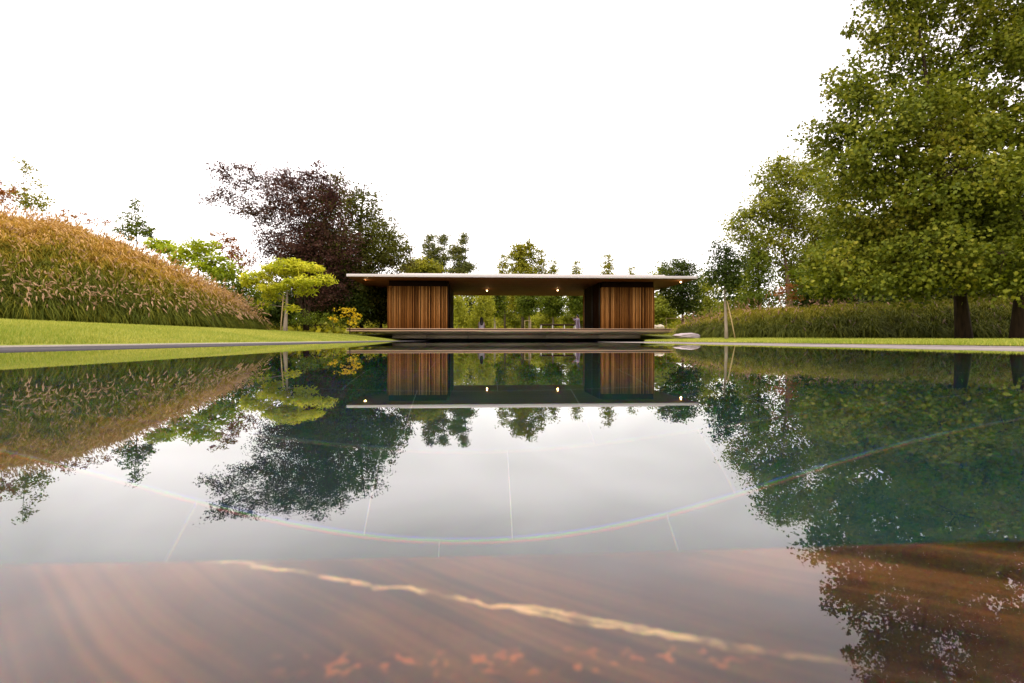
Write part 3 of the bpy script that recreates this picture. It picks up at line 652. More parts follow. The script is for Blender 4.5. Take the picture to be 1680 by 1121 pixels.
# taller thin tree behind, left of the maples
tall = [(1285, 300, 45, 40, 0), (1255, 340, 35, 34, 0), (1330, 290, 42, 36, 0), (1215, 375, 30, 28, 0), (1300, 365, 50, 34, 0.6), (1262, 405, 45, 30, 0), (1345, 380, 48, 48, 1), (1320, 440, 52, 36, 0), (1240, 430, 30, 26, 0.5), (1290, 335, 34, 26, -0.5), (1275, 275, 26, 18, 0), (1225, 350, 22, 12, 0), (1375, 320, 40, 50, 1.5), (1370, 460, 50, 36, 1.0)]
tree('deciduous_tree', 'tall airy tree with a pinkish bare trunk beside the maple crown', 1297, 545, 34, tall, 'ovate', 0.18, 40, 34, 0.40, M['l_tall'], M['bark_pink'], 0.26, seed=7, twigs=0.8, depth=0.9, top=5.2)
tree('deciduous_tree', 'dense green tree with spreading lower boughs just behind the dark grass bank', 1405, 545, 29, [(1400, 440, 70, 60, 0), (1450, 400, 70, 60, 0), (1350, 460, 45, 34, 0), (1480, 470, 70, 40, 0)], 'ovate', 0.22, 30, 26, 0.45, M['l_green'], M['bark_dark'], 0.2, seed=8, twigs=0.3)
tree('conifer', 'narrow cone shaped dark tree behind the staked tree', 1246, 540, 33, [(1246, 470, 32, 34, 0), (1247, 440, 24, 28, 0), (1248, 412, 12, 22, 0), (1252, 492, 42, 20, 0)], 'ovate', 0.16, 52, 26, 0.30, M['l_green'], M['bark_dark'], 0.12, seed=9, twigs=0.2)
tree('young_tree', 'staked young tree with dark upright crown and pale trunk by the lawn', 1192, 556, 19.5, [(1188, 440, 28, 34, 0), (1196, 465, 24, 22, 0), (1172, 450, 20, 28, 0), (1206, 440, 16, 30, 0), (1180, 412, 18, 20, 0), (1186, 484, 10, 10, 0)], 'ovate', 0.10, 100, 36, 0.20, M['l_dark'], M['bark_pale'], 0.06, seed=10, twigs=0.5, top=2.9)
stake(1207, 556, 19.5, -14, 62, 'slanting pale wooden stake beside the staked young tree')
tree('young_tree', 'round crowned dark tree beside the right end of the pavilion roof', 1120, 545, 40, [(1117, 475, 34, 30, 0), (1122, 500, 26, 16, 0), (1108, 445, 24, 22, 0), (1126, 440, 14, 16, 0)], 'ovate', 0.18, 60, 30, 0.30, M['l_dark'], M['bark_pink'], 0.11, seed=13, twigs=0.4)
tree('shrub', 'low orange tinted shrub at the foot of the airy tree', 1290, 515, 30, [(1288, 478, 22, 12, 0), (1308, 486, 14, 10, 0)], 'ovate', 0.14, 40, 20, 0.22, M['l_rust'], M['bark'], 0.03, cat='shrub', seed=14)
# wood behind the right bank
rt = tree('woodland_tree', 'dark dense woodland tree filling the gap behind the maple trunk', 1540, 550, 34, [(1540, 480, 90, 60, 0), (1500, 430, 60, 60, 0), (1600, 430, 80, 70, 0), (1560, 350, 70, 60, 0)], 'ovate', 0.3, 28, 26, 0.55, M['l_dark'], M['bark_dark'], 0.25, seed=15, twigs=0.1, group='woodland trees behind the bank')
for (px, d, rz, sc, lb) in ((1640, 36, 1.2, 1.0, 'dark woodland tree behind the maple at the frame edge'), (1420, 40, 2.6, 0.95, 'dark woodland tree behind the dense green tree'), (1345, 44, 4.1, 0.8, 'dark woodland tree in the gap behind the airy tree'), (1760, 30, 0.4, 1.1, 'dark woodland tree outside the frame edge behind the second maple')):
    dup(rt, P(px, 552, d), rz, sc, lb)

# left: red leaved tree, green companion, yellow trees
red = [(500, 340, 60, 50, 0, 1.2), (470, 300, 45, 34, 0, 0.9), (410, 300, 38, 30, 0, 0.5), (372, 288, 34, 22, 0, 0.5), (380, 330, 34, 26, 0, 0.35), (352, 276, 22, 12, 0, 0.35), (328, 328, 14, 8, 0, 0.25), (405, 275, 22, 11, 0, 0.4), (365, 318, 26, 16, 0, 0.3), (440, 350, 46, 40, 0, 0.7), (540, 320, 34, 36, 0, 1.1), (520, 290, 30, 24, 0, 0.9), (350, 330, 24, 16, 0, 0.2), (500, 410, 60, 50, 0, 1.5), (450, 400, 40, 45, 0, 0.6), (545, 400, 50, 55, 0.8, 1.5), (410, 345, 30, 30, 0, 0.35), (520, 465, 60, 45, 0.8, 1.4)]
tree('copper_beech', 'large dark red leaved tree with several leaning stems behind the mound', 505, 538, 36, red, 'ovate', 0.14, 40, 34, 0.36, M['l_red'], M['bark_dark'], 0.17, seed=21, twigs=0.9,
     stems=[(0.4, 0.3, 9.6), (-2.6, 0.2, 8.6), (1.4, -0.2, 9.2), (-4.4, 0, 9.4), (-0.9, 0.4, 9.6)], shell=1.9, twr=0.013)
grn = [(600, 400, 50, 50, 0, 1.0), (575, 340, 34, 40, 0, 0.9), (615, 355, 26, 34, 0, 0.5), (640, 400, 34, 40, 0, 0.6), (640, 430, 36, 24, 0, 0.8), (560, 440, 60, 50, 0, 1.4), (620, 330, 20, 20, 0, 0.25), (662, 420, 18, 18, 0, 0.3), (580, 480, 70, 40, 0, 1.6), (560, 300, 18, 20, 0, 0.5), (600, 310, 16, 16, 0, 0.2), (540, 330, 24, 30, -3.5, 0.5), (535, 385, 34, 38, -3.5, 0.8), (500, 440, 40, 36, -3.0, 0.9)]
tree('deciduous_tree', 'dark green tree leaning over the left end of the pavilion roof', 590, 538, 40, grn, 'ovate', 0.19, 48, 30, 0.36, M['l_redgreen'], M['bark_dark'], 0.22, seed=22, twigs=0.7, shell=1.9)
dk = tree('evergreen_shrub', 'very dark evergreen mass under the red leaved tree, nearest the yellow tree', 500, 538, 38, [(500, 500, 34, 34, 0, 1.3), (530, 490, 40, 42, 0.5, 1.3), (470, 505, 30, 30, 0, 1.2)], 'ovate', 0.2, 52, 28, 0.4, M['l_dark'], M['bark_dark'], 0.1, cat='shrub', seed=23, twigs=0.1, group='dark evergreens left of the pavilion')
for px, d, rz, sc, lb in ((575, 39.5, 2, 1.05, 'very dark evergreen mass behind the small gold shrub'), (625, 42, 4, 1.1, 'very dark evergreen mass behind the left roof corner of the pavilion'), (440, 39, 1, 0.9, 'very dark evergreen mass at the low end of the mound')):
    dup(dk, P(px, 538, d), rz, sc, lb)
for px, d, rz, sc, lb in ((1478, 25, 0.6, 0.95, 'dark shrub behind the grass bank, left of the maple trunk'), (1640, 24.5, 3.3, 1.0, 'dark shrub behind the grass bank between the two maple trunks'), (1560, 26, 5.0, 1.05, 'dark shrub directly behind the larger maple trunk')):
    dup(dk, P(px, 552, d), rz, sc, lb, 'dark shrubs behind the right bank')
dh = tree('low_hedge', 'low dark green hedge at the back of the left lawn', 520, 537, 33, [(490, 524, 14, 12, 0), (512, 522, 16, 12, 0), (536, 524, 16, 11, 0), (556, 526, 12, 10, 0), (580, 528, 12, 9, 0)], 'ovate', 0.12, 60, 26, 0.24, M['l_green'], M['bark_dark'], 0.03, cat='hedge', seed=24, twigs=0.2, top=0.3, crown_name='foliage')

yel = [(470, 441, 34, 9, 0, 1.2), (425, 452, 26, 8, 0, 1.1), (508, 438, 24, 6, 0.2, 1.1), (527, 457, 17, 5, 0, 1), (494, 462, 30, 8, -0.3, 1.0), (448, 470, 30, 8, 0, 1.0), (470, 431, 24, 5, 0, 1.1), (412, 462, 15, 6, 0, 1), (446, 488, 18, 6, 0.3, 0.9), (503, 478, 18, 5, 0, 0.8), (536, 454, 9, 4, 0, 0.9), (476, 505, 9, 5, 0, 0.6), (440, 440, 16, 5, 0, 0.9), (430, 498, 10, 5, 0.3, 0.7)]
tree('young_tree', 'yellow leaved young tree with flat layered crown and pale staked trunk', 468, 544, 25, yel, 'long', 0.20, 120, 34, 0.17, M['l_yellow'], M['bark_pale'], 0.10, seed=25, flat=0.55, up=1.0, droop=0.35, twigs=0.6, top=2.2)
stake(460, 545, 25, 5, 60, 'slanting pale wooden stake beside the yellow tree', 0.028)
tree('gold_shrub', 'small gold leaved shrub on the lawn by the deck corner', 574, 543, 27, [(572, 515, 15, 11, 0, 1), (585, 522, 10, 10, 0, 1), (564, 508, 9, 6, 0, 0.9), (576, 530, 12, 6, 0, 0.8)], 'ovate', 0.11, 60, 18, 0.12, M['l_gold'], M['bark'], 0.022, cat='shrub', seed=26, twigs=0.8)
tree('gold_shrub', 'tiny gold sprig low beside the larger gold shrub', 547, 537, 29, [(546, 522, 6, 4, 0, 1), (552, 527, 4, 3, 0, 1)], 'ovate', 0.10, 60, 14, 0.08, M['l_gold'], M['bark'], 0.014, cat='shrub', seed=27, twigs=0.8)
# yellow-green shrubs behind the mound
tree('acer', 'yellow green tree just over the mound shoulder', 330, 500, 32, [(325, 410, 34, 18, 0), (345, 435, 40, 22, 0), (300, 425, 20, 14, 0), (370, 455, 26, 16, 0)], 'ovate', 0.2, 50, 28, 0.28, M['l_yellowgreen'], M['bark'], 0.09, seed=28, flat=0.45, up=0.9)
tree('acer', 'small yellow green treetop peeking over the mound slope', 265, 480, 33, [(262, 402, 22, 12, 0), (280, 412, 18, 12, 0), (248, 398, 9, 8, 0)], 'ovate', 0.2, 50, 26, 0.25, M['l_yellowgreen'], M['bark'], 0.07, seed=29, flat=0.45, up=0.9)
tree('acer', 'dull green tree behind the low end of the mound', 400, 520, 31, [(395, 480, 30, 20, 0), (372, 470, 24, 18, 0), (415, 500, 24, 20, 0)], 'ovate', 0.19, 46, 26, 0.28, M['l_green'], M['bark'], 0.07, seed=30)
tree('acer', 'rust leaved tree between the yellow green tree and the red tree', 382, 500, 36, [(375, 400, 22, 16, 0, 0.8), (390, 420, 24, 20, 0, 1), (358, 390, 14, 12, 0, 0.5), (395, 445, 16, 14, 0, 1)], 'ovate', 0.17, 40, 20, 0.26, M['l_rust'], M['bark'], 0.06, seed=31, twigs=0.9)
tree('young_tree', 'small dense green tree with pointed crown above the mound slope', 222, 470, 38, [(222, 365, 22, 18, 0, 1), (224, 345, 14, 14, 0, 0.7), (222, 382, 30, 12, 0, 0.9), (218, 332, 7, 9, 0, 0.4), (240, 380, 15, 9, 0, 0.7)], 'ovate', 0.17, 52, 20, 0.24, M['l_green'], M['bark'], 0.06, seed=32, twigs=0.7)
tree('young_tree', 'thin pale green tree standing above the mound crest', 42, 430, 36, [(44, 335, 26, 12, 0, 0.6), (30, 310, 20, 14, 0, 0.6), (46, 285, 10, 18, 0, 0.6), (66, 325, 16, 12, 0, 0.6), (62, 304, 9, 6, 0, 0.5), (40, 268, 9, 8, 0, 0.5), (72, 338, 12, 8, 0, 0.6)], 'ovate', 0.17, 64, 17, 0.22, M['l_olive'], M['bark'], 0.05, seed=33, twigs=0.9)
tree('acer', 'rust tinted treetop at the photo edge above the mound', 5, 430, 34, [(8, 325, 20, 16, 0, 0.9), (-14, 312, 22, 22, 0, 0.9), (24, 312, 9, 8, 0, 0.5)], 'ovate', 0.16, 46, 15, 0.22, M['l_rust'], M['bark'], 0.05, seed=34, twigs=0.8)
tree('acer', 'low sparse rust treetop along the mound crest', 140, 440, 36, [(120, 355, 20, 7, 0, 0.7), (150, 360, 22, 9, 0, 0.8), (168, 368, 14, 9, 0, 0.7), (112, 346, 12, 5, 0, 0.4)], 'ovate', 0.15, 46, 12, 0.2, M['l_rust'], M['bark'], 0.05, seed=35, twigs=0.9)

# pines beyond the pavilion
def pine(px, label, d, tiers, seed):
    g = np.random.default_rng(seed); bl = []
    for (x, y, rx) in tiers:
        for q in range(4 if rx > 8 else 2): bl.append((x + g.uniform(-0.8, 0.8) * rx, y + g.uniform(-4.5, 4.5), rx * g.uniform(0.3, 0.65), g.uniform(1.5, 4.5), 0, 1.0))
    bl.insert(0, (tiers[0][0], tiers[0][1], 2.5, 3, 0, 1.0))
    return tree('pine_tree', label, px, 545, d, bl, 'long', 0.50, 40, 18, 0.55, M['l_pine'], M['bark_dark'], 0.28, seed=seed, flat=0.55, up=0.6, twigs=1.0, twr=0.02, top=(545 - tiers[0][1]) / F * d, group='pines beyond the pavilion')
pine(704, 'pine with a browned upper bough beyond the roof, nearest the red tree', 88, [(705, 390, 2.5), (705, 397, 6), (704, 406, 9), (706, 416, 13), (702, 428, 18), (700, 440, 20)], 41)
pine(722, 'narrow pine standing between two other pines above the roof', 88, [(727, 389, 2.5), (727, 394, 4), (725, 400, 6), (722, 411, 11), (724, 422, 12), (720, 434, 14), (722, 445, 14)], 42)
pine(753, 'broad pine with separate layered boughs above the roof', 86, [(762, 391, 2.5), (761, 398, 7), (750, 406, 11), (755, 414, 19), (752, 424, 18), (756, 434, 20), (750, 444, 22)], 43)
tree('woodland_tree', 'bushy dull green treetop under the pines above the roof', 690, 545, 80, [(690, 438, 22, 12, 0), (672, 442, 14, 10, 0), (705, 446, 18, 14, 0)], 'ovate', 0.45, 30, 22, 0.6, M['l_olive'], M['bark_dark'], 0.2, seed=44)

# slender trees seen over the roof and through the pavilion
ct = [(855, 408, 11, 13, 0, 1), (855, 430, 18, 16, 0, 1), (870, 412, 7, 18, 0, 1), (842, 418, 7, 10, 0, 0.8), (860, 455, 28, 22, 0, 1), (858, 490, 26, 26, 0, 1)]
tree('poplar', 'tallest light green tree rising over the middle of the roof', 857, 545, 66, ct, 'ovate', 0.28, 50, 26, 0.36, M['l_olive'], M['bark'], 0.16, seed=45, twigs=0.4)
slim = tree('slim_tree', 'slim light green tree just left of the tallest tree over the roof', 828, 545, 68, [(827, 422, 3.5, 9, 0, 1.2), (827, 437, 8, 9, 0, 1.2), (827, 456, 13, 16, 0, 1), (828, 490, 16, 24, 0, 1)], 'ovate', 0.25, 44, 20, 0.46, M['l_olive'], M['bark'], 0.12, seed=46, twigs=0.5, group='slim trees behind the pavilion')
for px, d, rz, sc, lb in ((888, 66, 1, 1.03, 'slim sparse tree just right of the tallest tree over the roof'), (907, 66, 2, 0.90, 'slim tree tip low over the roof edge'), (944, 66, 3.5, 0.89, 'slim tree whose thin tip shows above the roof over the standing person'),
                          (999, 66, 0.7, 0.97, 'pointed slim tree tip above the right hand wood wall'), (1036, 68, 4.4, 0.84, 'barely visible slim tree tip near the small roof vent')):
    dup(slim, P(px, 545, d), rz, sc, lb)

rd = tree('young_tree', 'round crowned young tree with pale trunk, centred behind the pavilion opening', 869, 545, 54, [(868, 495, 22, 16, 0, 1), (866, 510, 18, 9, 0, 1), (872, 478, 18, 14, 0, 1)], 'ovate', 0.22, 70, 26, 0.3, M['l_green'], M['bark_pale'], 0.13, seed=47, twigs=0.3, group='young trees behind the pavilion')
for px, d, rz, sc, lb in ((907, 57, 1.4, 1.0, 'young tree with pale trunk behind the long table'), (947, 55, 3.0, 1.02, 'dark young tree behind the standing person'), (812, 58, 5.0, 1.0, 'young tree with pale trunk behind the sitting person')):
    dup(rd, P(px, 545, d), rz, sc, lb)
wl_ = [(793, 500, 16, 14, 0, 1), (790, 515, 18, 14, 0, 1), (800, 525, 12, 14, 0, 1), (782, 528, 10, 12, 0, 1), (795, 485, 14, 12, 0, 1)]
tree('weeping_tree', 'weeping pale green tree behind the sitting person', 790, 545, 52, wl_, 'long', 0.30, 64, 26, 0.26, M['l_willow'], M['bark_pale'], 0.1, seed=48, flat=1.6, up=0.0, droop=1.2, twigs=0.3, group='weeping trees behind the pavilion')
tree('weeping_tree', 'weeping pale green tree against the left jamb of the opening', 753, 545, 51, [(752, 505, 14, 14, 0, 1), (755, 522, 14, 14, 0, 1), (748, 490, 12, 10, 0, 1), (762, 530, 8, 10, 0, 1)], 'long', 0.30, 64, 26, 0.26, M['l_willow'], M['bark_pale'], 0.1, seed=49, flat=1.6, up=0.0, droop=1.2, twigs=0.3, group='weeping trees behind the pavilion')
tree('shrub', 'low bright olive shrub behind the long table', 890, 545, 58, [(890, 524, 20, 10, 0, 1), (905, 527, 14, 8, 0, 1)], 'ovate', 0.22, 60, 26, 0.3, M['l_willow'], M['bark'], 0.04, cat='shrub', seed=50)
bk = tree('woodland_tree', 'full leafy woodland tree far behind the opening, left part', 770, 546, 74, [(770, 500, 30, 26, 0, 1), (790, 520, 30, 20, 0, 1), (755, 520, 26, 22, 0, 1), (772, 475, 20, 20, 0, 1)], 'ovate', 0.36, 15, 26, 0.55, M['l_tall'], M['bark_pale'], 0.2, seed=51, twigs=0.2, group='woodland trees beyond the pavilion')
for px, d, rz, sc, lb in ((845, 76, 1.3, 0.95, 'full leafy woodland tree far behind, near the tallest tree'), (900, 78, 2.4, 0.78, 'leafy woodland tree far behind the long table'), (955, 74, 3.6, 0.9, 'leafy woodland tree far behind the standing person'),
                          (715, 74, 0.5, 1.0, 'leafy woodland tree hidden behind the left wood wall'), (1085, 62, 4.2, 1.0, 'leafy woodland tree past the right end of the wood wall'), (1160, 66, 5.1, 0.95, 'leafy woodland tree between the round and the staked tree'), (1215, 60, 2.2, 0.9, 'leafy woodland tree behind the cone shaped tree')):
    dup(bk, P(px, 546, d), rz, sc, lb)
# far-off wood that closes the view
g = np.random.default_rng(77); LCs = []
for ang in np.linspace(-0.95, 0.95, 170):
    d = 120 + g.uniform(-14, 14); px = 840 + math.tan(ang) * F; hh = g.uniform(3.0, 6.0); n = 420
    f_ = g.random(n); wdt = 2.6 * np.sqrt(np.clip(1 - f_ ** 2.2, 0.03, 1))
    LCs.append(P(px, 556, d) + np.stack([g.normal(0, 1, n) * wdt, g.normal(0, 1, n) * wdt * 0.6, f_ * hh], -1))
c = np.concatenate(LCs); V, lo, si = leaf_arrays(c, g.normal(0, 0.8, (len(c), 3)) + [0, 0, 0.5], g.uniform(0.8, 1.7, len(c)), 'ovate', g)
tag(mesh_obj('far_woods', V, lo, si, M['l_olive']), 'low far-off wood closing the view beyond the garden', 'woods', kind='stuff')

# ------------------------------------------------------------------ pavilion
pav = empty('garden_pavilion', (2.8, 40, 0.0), 'low flat roofed timber pavilion on a floating deck over the water', 'pavilion')
ox, oy = 2.8, 40
X0, X1, Y0, Y1 = -7.5 - ox, 13.06 - ox, 33.0 - oy, 46.5 - oy
ZD, ZS, ZR = 0.71, 3.66, 3.83
mb = MB(); mb.box(X0, X1, Y0, Y1, ZS + 0.012, ZR); rf = mb.build('roof', M['roofwhite'], pav); bevel(rf, 0.015)
mb = MB(); mb.box(X0 + 2.9, X1 - 1.7, Y0 + 0.9, Y1 - 1, ZR, ZR + 0.16); up_ = mb.build('upper_roof', M['roofwhite'], rf); bevel(up_, 0.02)
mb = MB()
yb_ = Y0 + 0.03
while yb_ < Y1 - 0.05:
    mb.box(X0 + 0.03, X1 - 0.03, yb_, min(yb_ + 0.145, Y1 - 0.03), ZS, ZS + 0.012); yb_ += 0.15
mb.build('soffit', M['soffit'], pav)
mb = MB(); mb.box(10.1 - ox, 10.35 - ox, Y0 + 5, Y0 + 5.25, ZR + 0.16, ZR + 0.16 + 0.42); mb.box(10.05 - ox, 10.4 - ox, Y0 + 4.95, Y0 + 5.3, ZR + 0.58, ZR + 0.64); mb.build('roof_vent', M['black'], pav)
# deck: boards over a dark edge, then a chamfered concrete plinth floating over the water
mb = MB(); yb_ = Y0
while yb_ < Y1 - 0.02:
    mb.box(X0, X1, yb_, min(yb_ + 0.136, Y1), ZD - 0.035, ZD); yb_ += 0.142
dk_ = mb.build('deck', M['deckwood'], pav)
mb = MB(); mb.box(X0 + 0.04, X1 - 0.04, Y0 + 0.04, Y1 - 0.04, ZD - 0.115, ZD - 0.036); mb.build('deck_edge', M['deckedge'], dk_)
mb = MB(); mb.box(X0 + 0.0, X1 - 0.0, Y0 + 0.0, Y1, ZD - 0.16, ZD - 0.116); mb.build('deck_trim', M['deckwood'], dk_)
def rc4(x0, x1, y0, y1, z): return [(x0, y0, z), (x1, y0, z), (x1, y1, z), (x0, y1, z)]
mb = MB(); px0, px1, py0, py1 = -5.2 - ox, 10.15 - ox, Y0 + 2.0, Y1 - 2.0
cuts = [px0 + (px1 - px0) * f_ for f_ in (0, 0.135, 0.30, 0.61, 0.83, 1.0)]
top = [X0 + 0.25 + (X1 - X0 - 0.5) * f_ for f_ in (0, 0.17, 0.315, 0.595, 0.80, 1.0)]
for i in range(5):
    a, b_ = cuts[i] + 0.006, cuts[i + 1] - 0.006; ta, tb = top[i] + 0.006, top[i + 1] - 0.006
    mb.frustum(rc4(a, b_, py0, py1, 0.372), rc4(ta, tb, Y0 + 0.25, Y1 - 0.25, ZD - 0.162))
    mb.frustum(rc4(a, b_, py0, py1, 0.135), rc4(a, b_, py0, py1, 0.362))
pl_ = mb.build('plinth', M['concrete'], pav)
mb = MB(); mb.box(px0 + 1.2, px1 - 1.2, py0 + 1.5, py1 - 1.0, -1.45, 0.134); mb.build('footing', M['black'], pav)

def slat_face(mb, a, b, y0, z0, z1, axis, g, sgn=1):
    """vertical battens of uneven width along one wall face"""
    p = a
    while p < b - 0.03:
        w = g.uniform(0.045, 0.075); w = min(w, b - p); dp = g.uniform(0.04, 0.10)
        lo, hi = (y0 - dp, y0 - 0.002) if sgn > 0 else (y0 + 0.002, y0 + dp)
        if axis == 'x': mb.box(p, p + w, lo, hi, z0, z1)
        else: mb.box(lo, hi, p, p + w, z0, z1)
        p += w + g.choice([0.025, 0.035, 0.06])
g = np.random.default_rng(31)
for side, (xa, xb) in (('l', (-5.38, -1.95)), ('r', (7.74, 10.92))):
    xa -= ox; xb -= ox; ya, yb2 = 34.85 - oy, (43.6 if side == 'l' else 41.2) - oy
    mb = MB(); mb.box(xa, xb, ya, yb2, ZD + 0.002, ZS - 0.002); wall = mb.build('wood_wall', M['cedar_dark'], pav)
    mb = MB(); ZC = 3.30; slat_face(mb, xa, xb, ya, ZD + 0.004, ZC, 'x', g); slat_face(mb, ya, yb2, xa, ZD + 0.004, ZC, 'y', g, 1); slat_face(mb, ya, yb2, xb, ZD + 0.004, ZC, 'y', g, -1); slat_face(mb, xa, xb, yb2, ZD + 0.004, ZC, 'x', g, -1)
    mb.build('cladding', M['cedar'], wall)
    # dark framed sliding panel on the side facing the opening
    s_ = 1 if side == 'l' else -1; xi = xb if side == 'l' else xa
    mb = MB(); a_, b_ = sorted((xi + s_ * 0.102, xi + s_ * 0.12)); mb.box(a_, b_, ya + 0.35, yb2 - 1.0, ZD + 0.004, ZS - 0.004); dp_ = mb.build('sliding_panel', M['darkpanel'], pav)
    a2, b2 = sorted((xi + s_ * 0.122, xi + s_ * 0.15))
    for yy_ in (ya + 0.35, ya + 2.6, yb2 - 1.1): mb = MB(); mb.box(a2, b2, yy_, yy_ + 0.1, ZD + 0.004, ZS - 0.004); mb.build('mullion', M['black'], dp_)
# small warm spotlights under the soffit
for px, py, d in ((599, 457, 34.2), (799, 477, 40.4), (915, 476.5, 40.4), (1117, 463, 34.8)):
    p = P(px, py, d) - np.array([ox, oy, 0]); mb = MB()
    mb.tube([(p[0], p[1], ZS + 0.005), (p[0], p[1], p[2] + 0.09)], [0.02, 0.02], 8); mb.tube([(p[0], p[1], p[2] + 0.13), (p[0], p[1], p[2] + 0.03)], [0.045, 0.06], 12)
    sp = mb.build('downlight', M['black'], pav)
    mb = MB(); mb.tube([(p[0], p[1], p[2] + 0.045), (p[0], p[1], p[2] + 0.01), (p[0], p[1], p[2] - 0.03), (p[0], p[1], p[2] - 0.05)], [0.045, 0.052, 0.04, 0.01], 10); mb.build('bulb', M['bulb'], sp)
    ld = bpy.data.lights.new('downlight_glow', 'POINT'); ld.energy = 4; ld.color = (1, 0.55, 0.22); ld.shadow_soft_size = 0.05
    lo_ = bpy.data.objects.new('downlight_glow', ld); COL.objects.link(lo_); lo_.parent = sp; lo_.location = (p[0], p[1], p[2] - 0.12)

# ------------------------------------------------------------------ rocks
def rock(name, label, px, py, d, wpx, hpx, mat, seed, dep=1.0):
    g = np.random.default_rng(seed); bm = bmesh.new(); bmesh.ops.create_icosphere(bm, subdivisions=4, radius=1.0)
    k = d / F; w, h = wpx * k / 2, hpx * k
    dirs = [Vector(g.normal(0, 1, 3)).normalized() for _ in range(16)]; offs = g.uniform(0.62, 0.9, 16)
    for v in bm.verts:
        co = v.co.copy()
        for dd, of in zip(dirs, offs):
            e_ = co.dot(dd)
            if e_ > of: co -= dd * (e_ - of) * 0.85
        co *= 1 + 0.035 * math.sin(7 * co.x + seed) * math.sin(6 * co.y) + 0.02 * math.sin(15 * co.z + 9 * co.x)
        v.co = Vector((co.x * w / 0.8, co.y * w * dep, (co.z * 0.62 + 0.45) * h))
    me = bpy.data.meshes.new(name); bm.to_mesh(me); bm.free(); me.materials.append(mat)
    o = bpy.data.objects.new(name, me); COL.objects.link(o); o.location = tuple(P(px, py, d))
    return tag(o, label, 'rock')
rock('boulder', 'low pinkish grey boulder on the lawn under the right end of the deck', 1128, 556.5, 24, 46, 10.5, M['rock'], 3, 0.7)
rock('boulder', 'larger cream boulder glimpsed past the right wood wall', 1083, 541, 46, 11, 8, M['cream_rock'], 5)
rock('boulder', 'smaller cream boulder against the edge of the right wood wall', 1075, 541, 46.5, 6, 8, M['cream_rock'], 6)

# ------------------------------------------------------------------ table, tree frames, people behind
tb = empty('long_table', P(915, 547, 50.5), 'long dark wooden table with pale legs behind the pavilion', 'table')
LT = 60 * 50.5 / F; zt = 0.86; base = P(915, 547, 50.5); zt = P(915, 532, 50.5)[2] - base[2]
mb = MB()
for k in range(4): mb.box(-LT / 2, LT / 2, -0.4 + k * 0.2, -0.4 + k * 0.2 + 0.194, zt - 0.05, zt)
mb.build('tabletop', M['tablewood'], tb)
mb = MB(); mb.box(-LT / 2 + 0.1, LT / 2 - 0.1, -0.3, -0.26, zt - 0.15, zt - 0.052); mb.box(-LT / 2 + 0.1, LT / 2 - 0.1, 0.26, 0.3, zt - 0.15, zt - 0.052); mb.build('rail', M['tablewood'], tb)
for x in (-LT / 2 + 0.12, -0.5, 0.55, LT / 2 - 0.12):
    for y in (-0.33, 0.33):
        mb = MB(); mb.box(x - 0.035, x + 0.035, y - 0.025, y + 0.025, 0, zt - 0.052); mb.build('leg', M['palemetal'], tb)
def frame(px0, px1, py_top, d, label):
    a = P(px0, 546, d); w = (px1 - px0) * d / F; h = (546 - py_top) * d / F
    r_ = empty('plant_support', a, label, 'frame', 'pale tree support frames')
    for x in (0, w): mb = MB(); mb.box(x - 0.02, x + 0.02, -0.02, 0.02, -0.1, h); mb.build('post', M['stake'], r_)
    mb = MB(); mb.box(0.021, w - 0.021, -0.018, 0.018, h - 0.045, h); mb.build('rail', M['stake'], r_)
frame(861, 871, 526, 53.4, 'pale support frame round the centred young tree behind the opening')
frame(1093, 1124, 522, 38.6, 'pale support frame by the round crowned tree past the deck end')

def skin_body(name, joints, edges, rad, mat, parent):
    me = bpy.data.meshes.new(name); me.from_pydata([tuple(j) for j in joints], edges, []); me.update()
    o = bpy.data.objects.new(name, me); COL.objects.link(o); o.parent = parent; me.materials.append(mat)
    sm = o.modifiers.new('skin', 'SKIN'); sm.use_smooth_shade = True
    for i, r in enumerate(rad): me.skin_vertices[0].data[i].radius = (r, r)
    me.skin_vertices[0].data[0].use_root = True
    ss = o.modifiers.new('sub', 'SUBSURF'); ss.levels = 1; ss.render_levels = 2
    return o
def loft(name, rings, mat, parent, n=16):
    """rings: (x, y, z, rx, ry)"""
    mb = MB(); vs = []; fs = []
    for (x, y, z, rx, ry) in rings:
        for j in range(n): a = 2 * math.pi * j / n; vs.append((x + rx * math.cos(a), y + ry * math.sin(a), z))
    for i in range(len(rings) - 1):
        for j in range(n): fs.append((i*n+j, i*n+(j+1) % n, (i+1)*n+(j+1) % n, (i+1)*n+j))
    fs.append(tuple(range((len(rings)-1)*n, len(rings)*n))); fs.append(tuple(reversed(range(n))))
    mb.add(vs, fs); o = mb.build(name, mat, parent, smooth=True)
    ss = o.modifiers.new('sub', 'SUBSURF'); ss.levels = 1; ss.render_levels = 1
    return o
def fingers(base, d, side, k=0.95):
    """five short chains from a palm: returns joints, edges (relative), radii"""
    J, E, R = [], [], []
    base = np.array(base); d = np.array(d, float); d /= np.linalg.norm(d); s = np.array(side, float); s /= np.linalg.norm(s)
    for i, (o_, L_) in enumerate(((-0.028, 0.07), (-0.009, 0.08), (0.010, 0.075), (0.028, 0.06))):
        a = len(J); J += [base + s * o_ + d * 0.03, base + s * o_ + d * (0.03 + L_ * 0.55) + np.array([0, 0, -0.006]), base + s * o_ + d * (0.03 + L_) + np.array([0, 0, -0.02])]
        E += [(None, a), (a, a + 1), (a + 1, a + 2)]; R += [0.010, 0.009, 0.007]
    a = len(J); J += [base - s * 0.035 - d * 0.01, base - s * 0.06 + d * 0.025]; E += [(None, a), (a, a + 1)]; R += [0.011, 0.009]
    return J, E, R
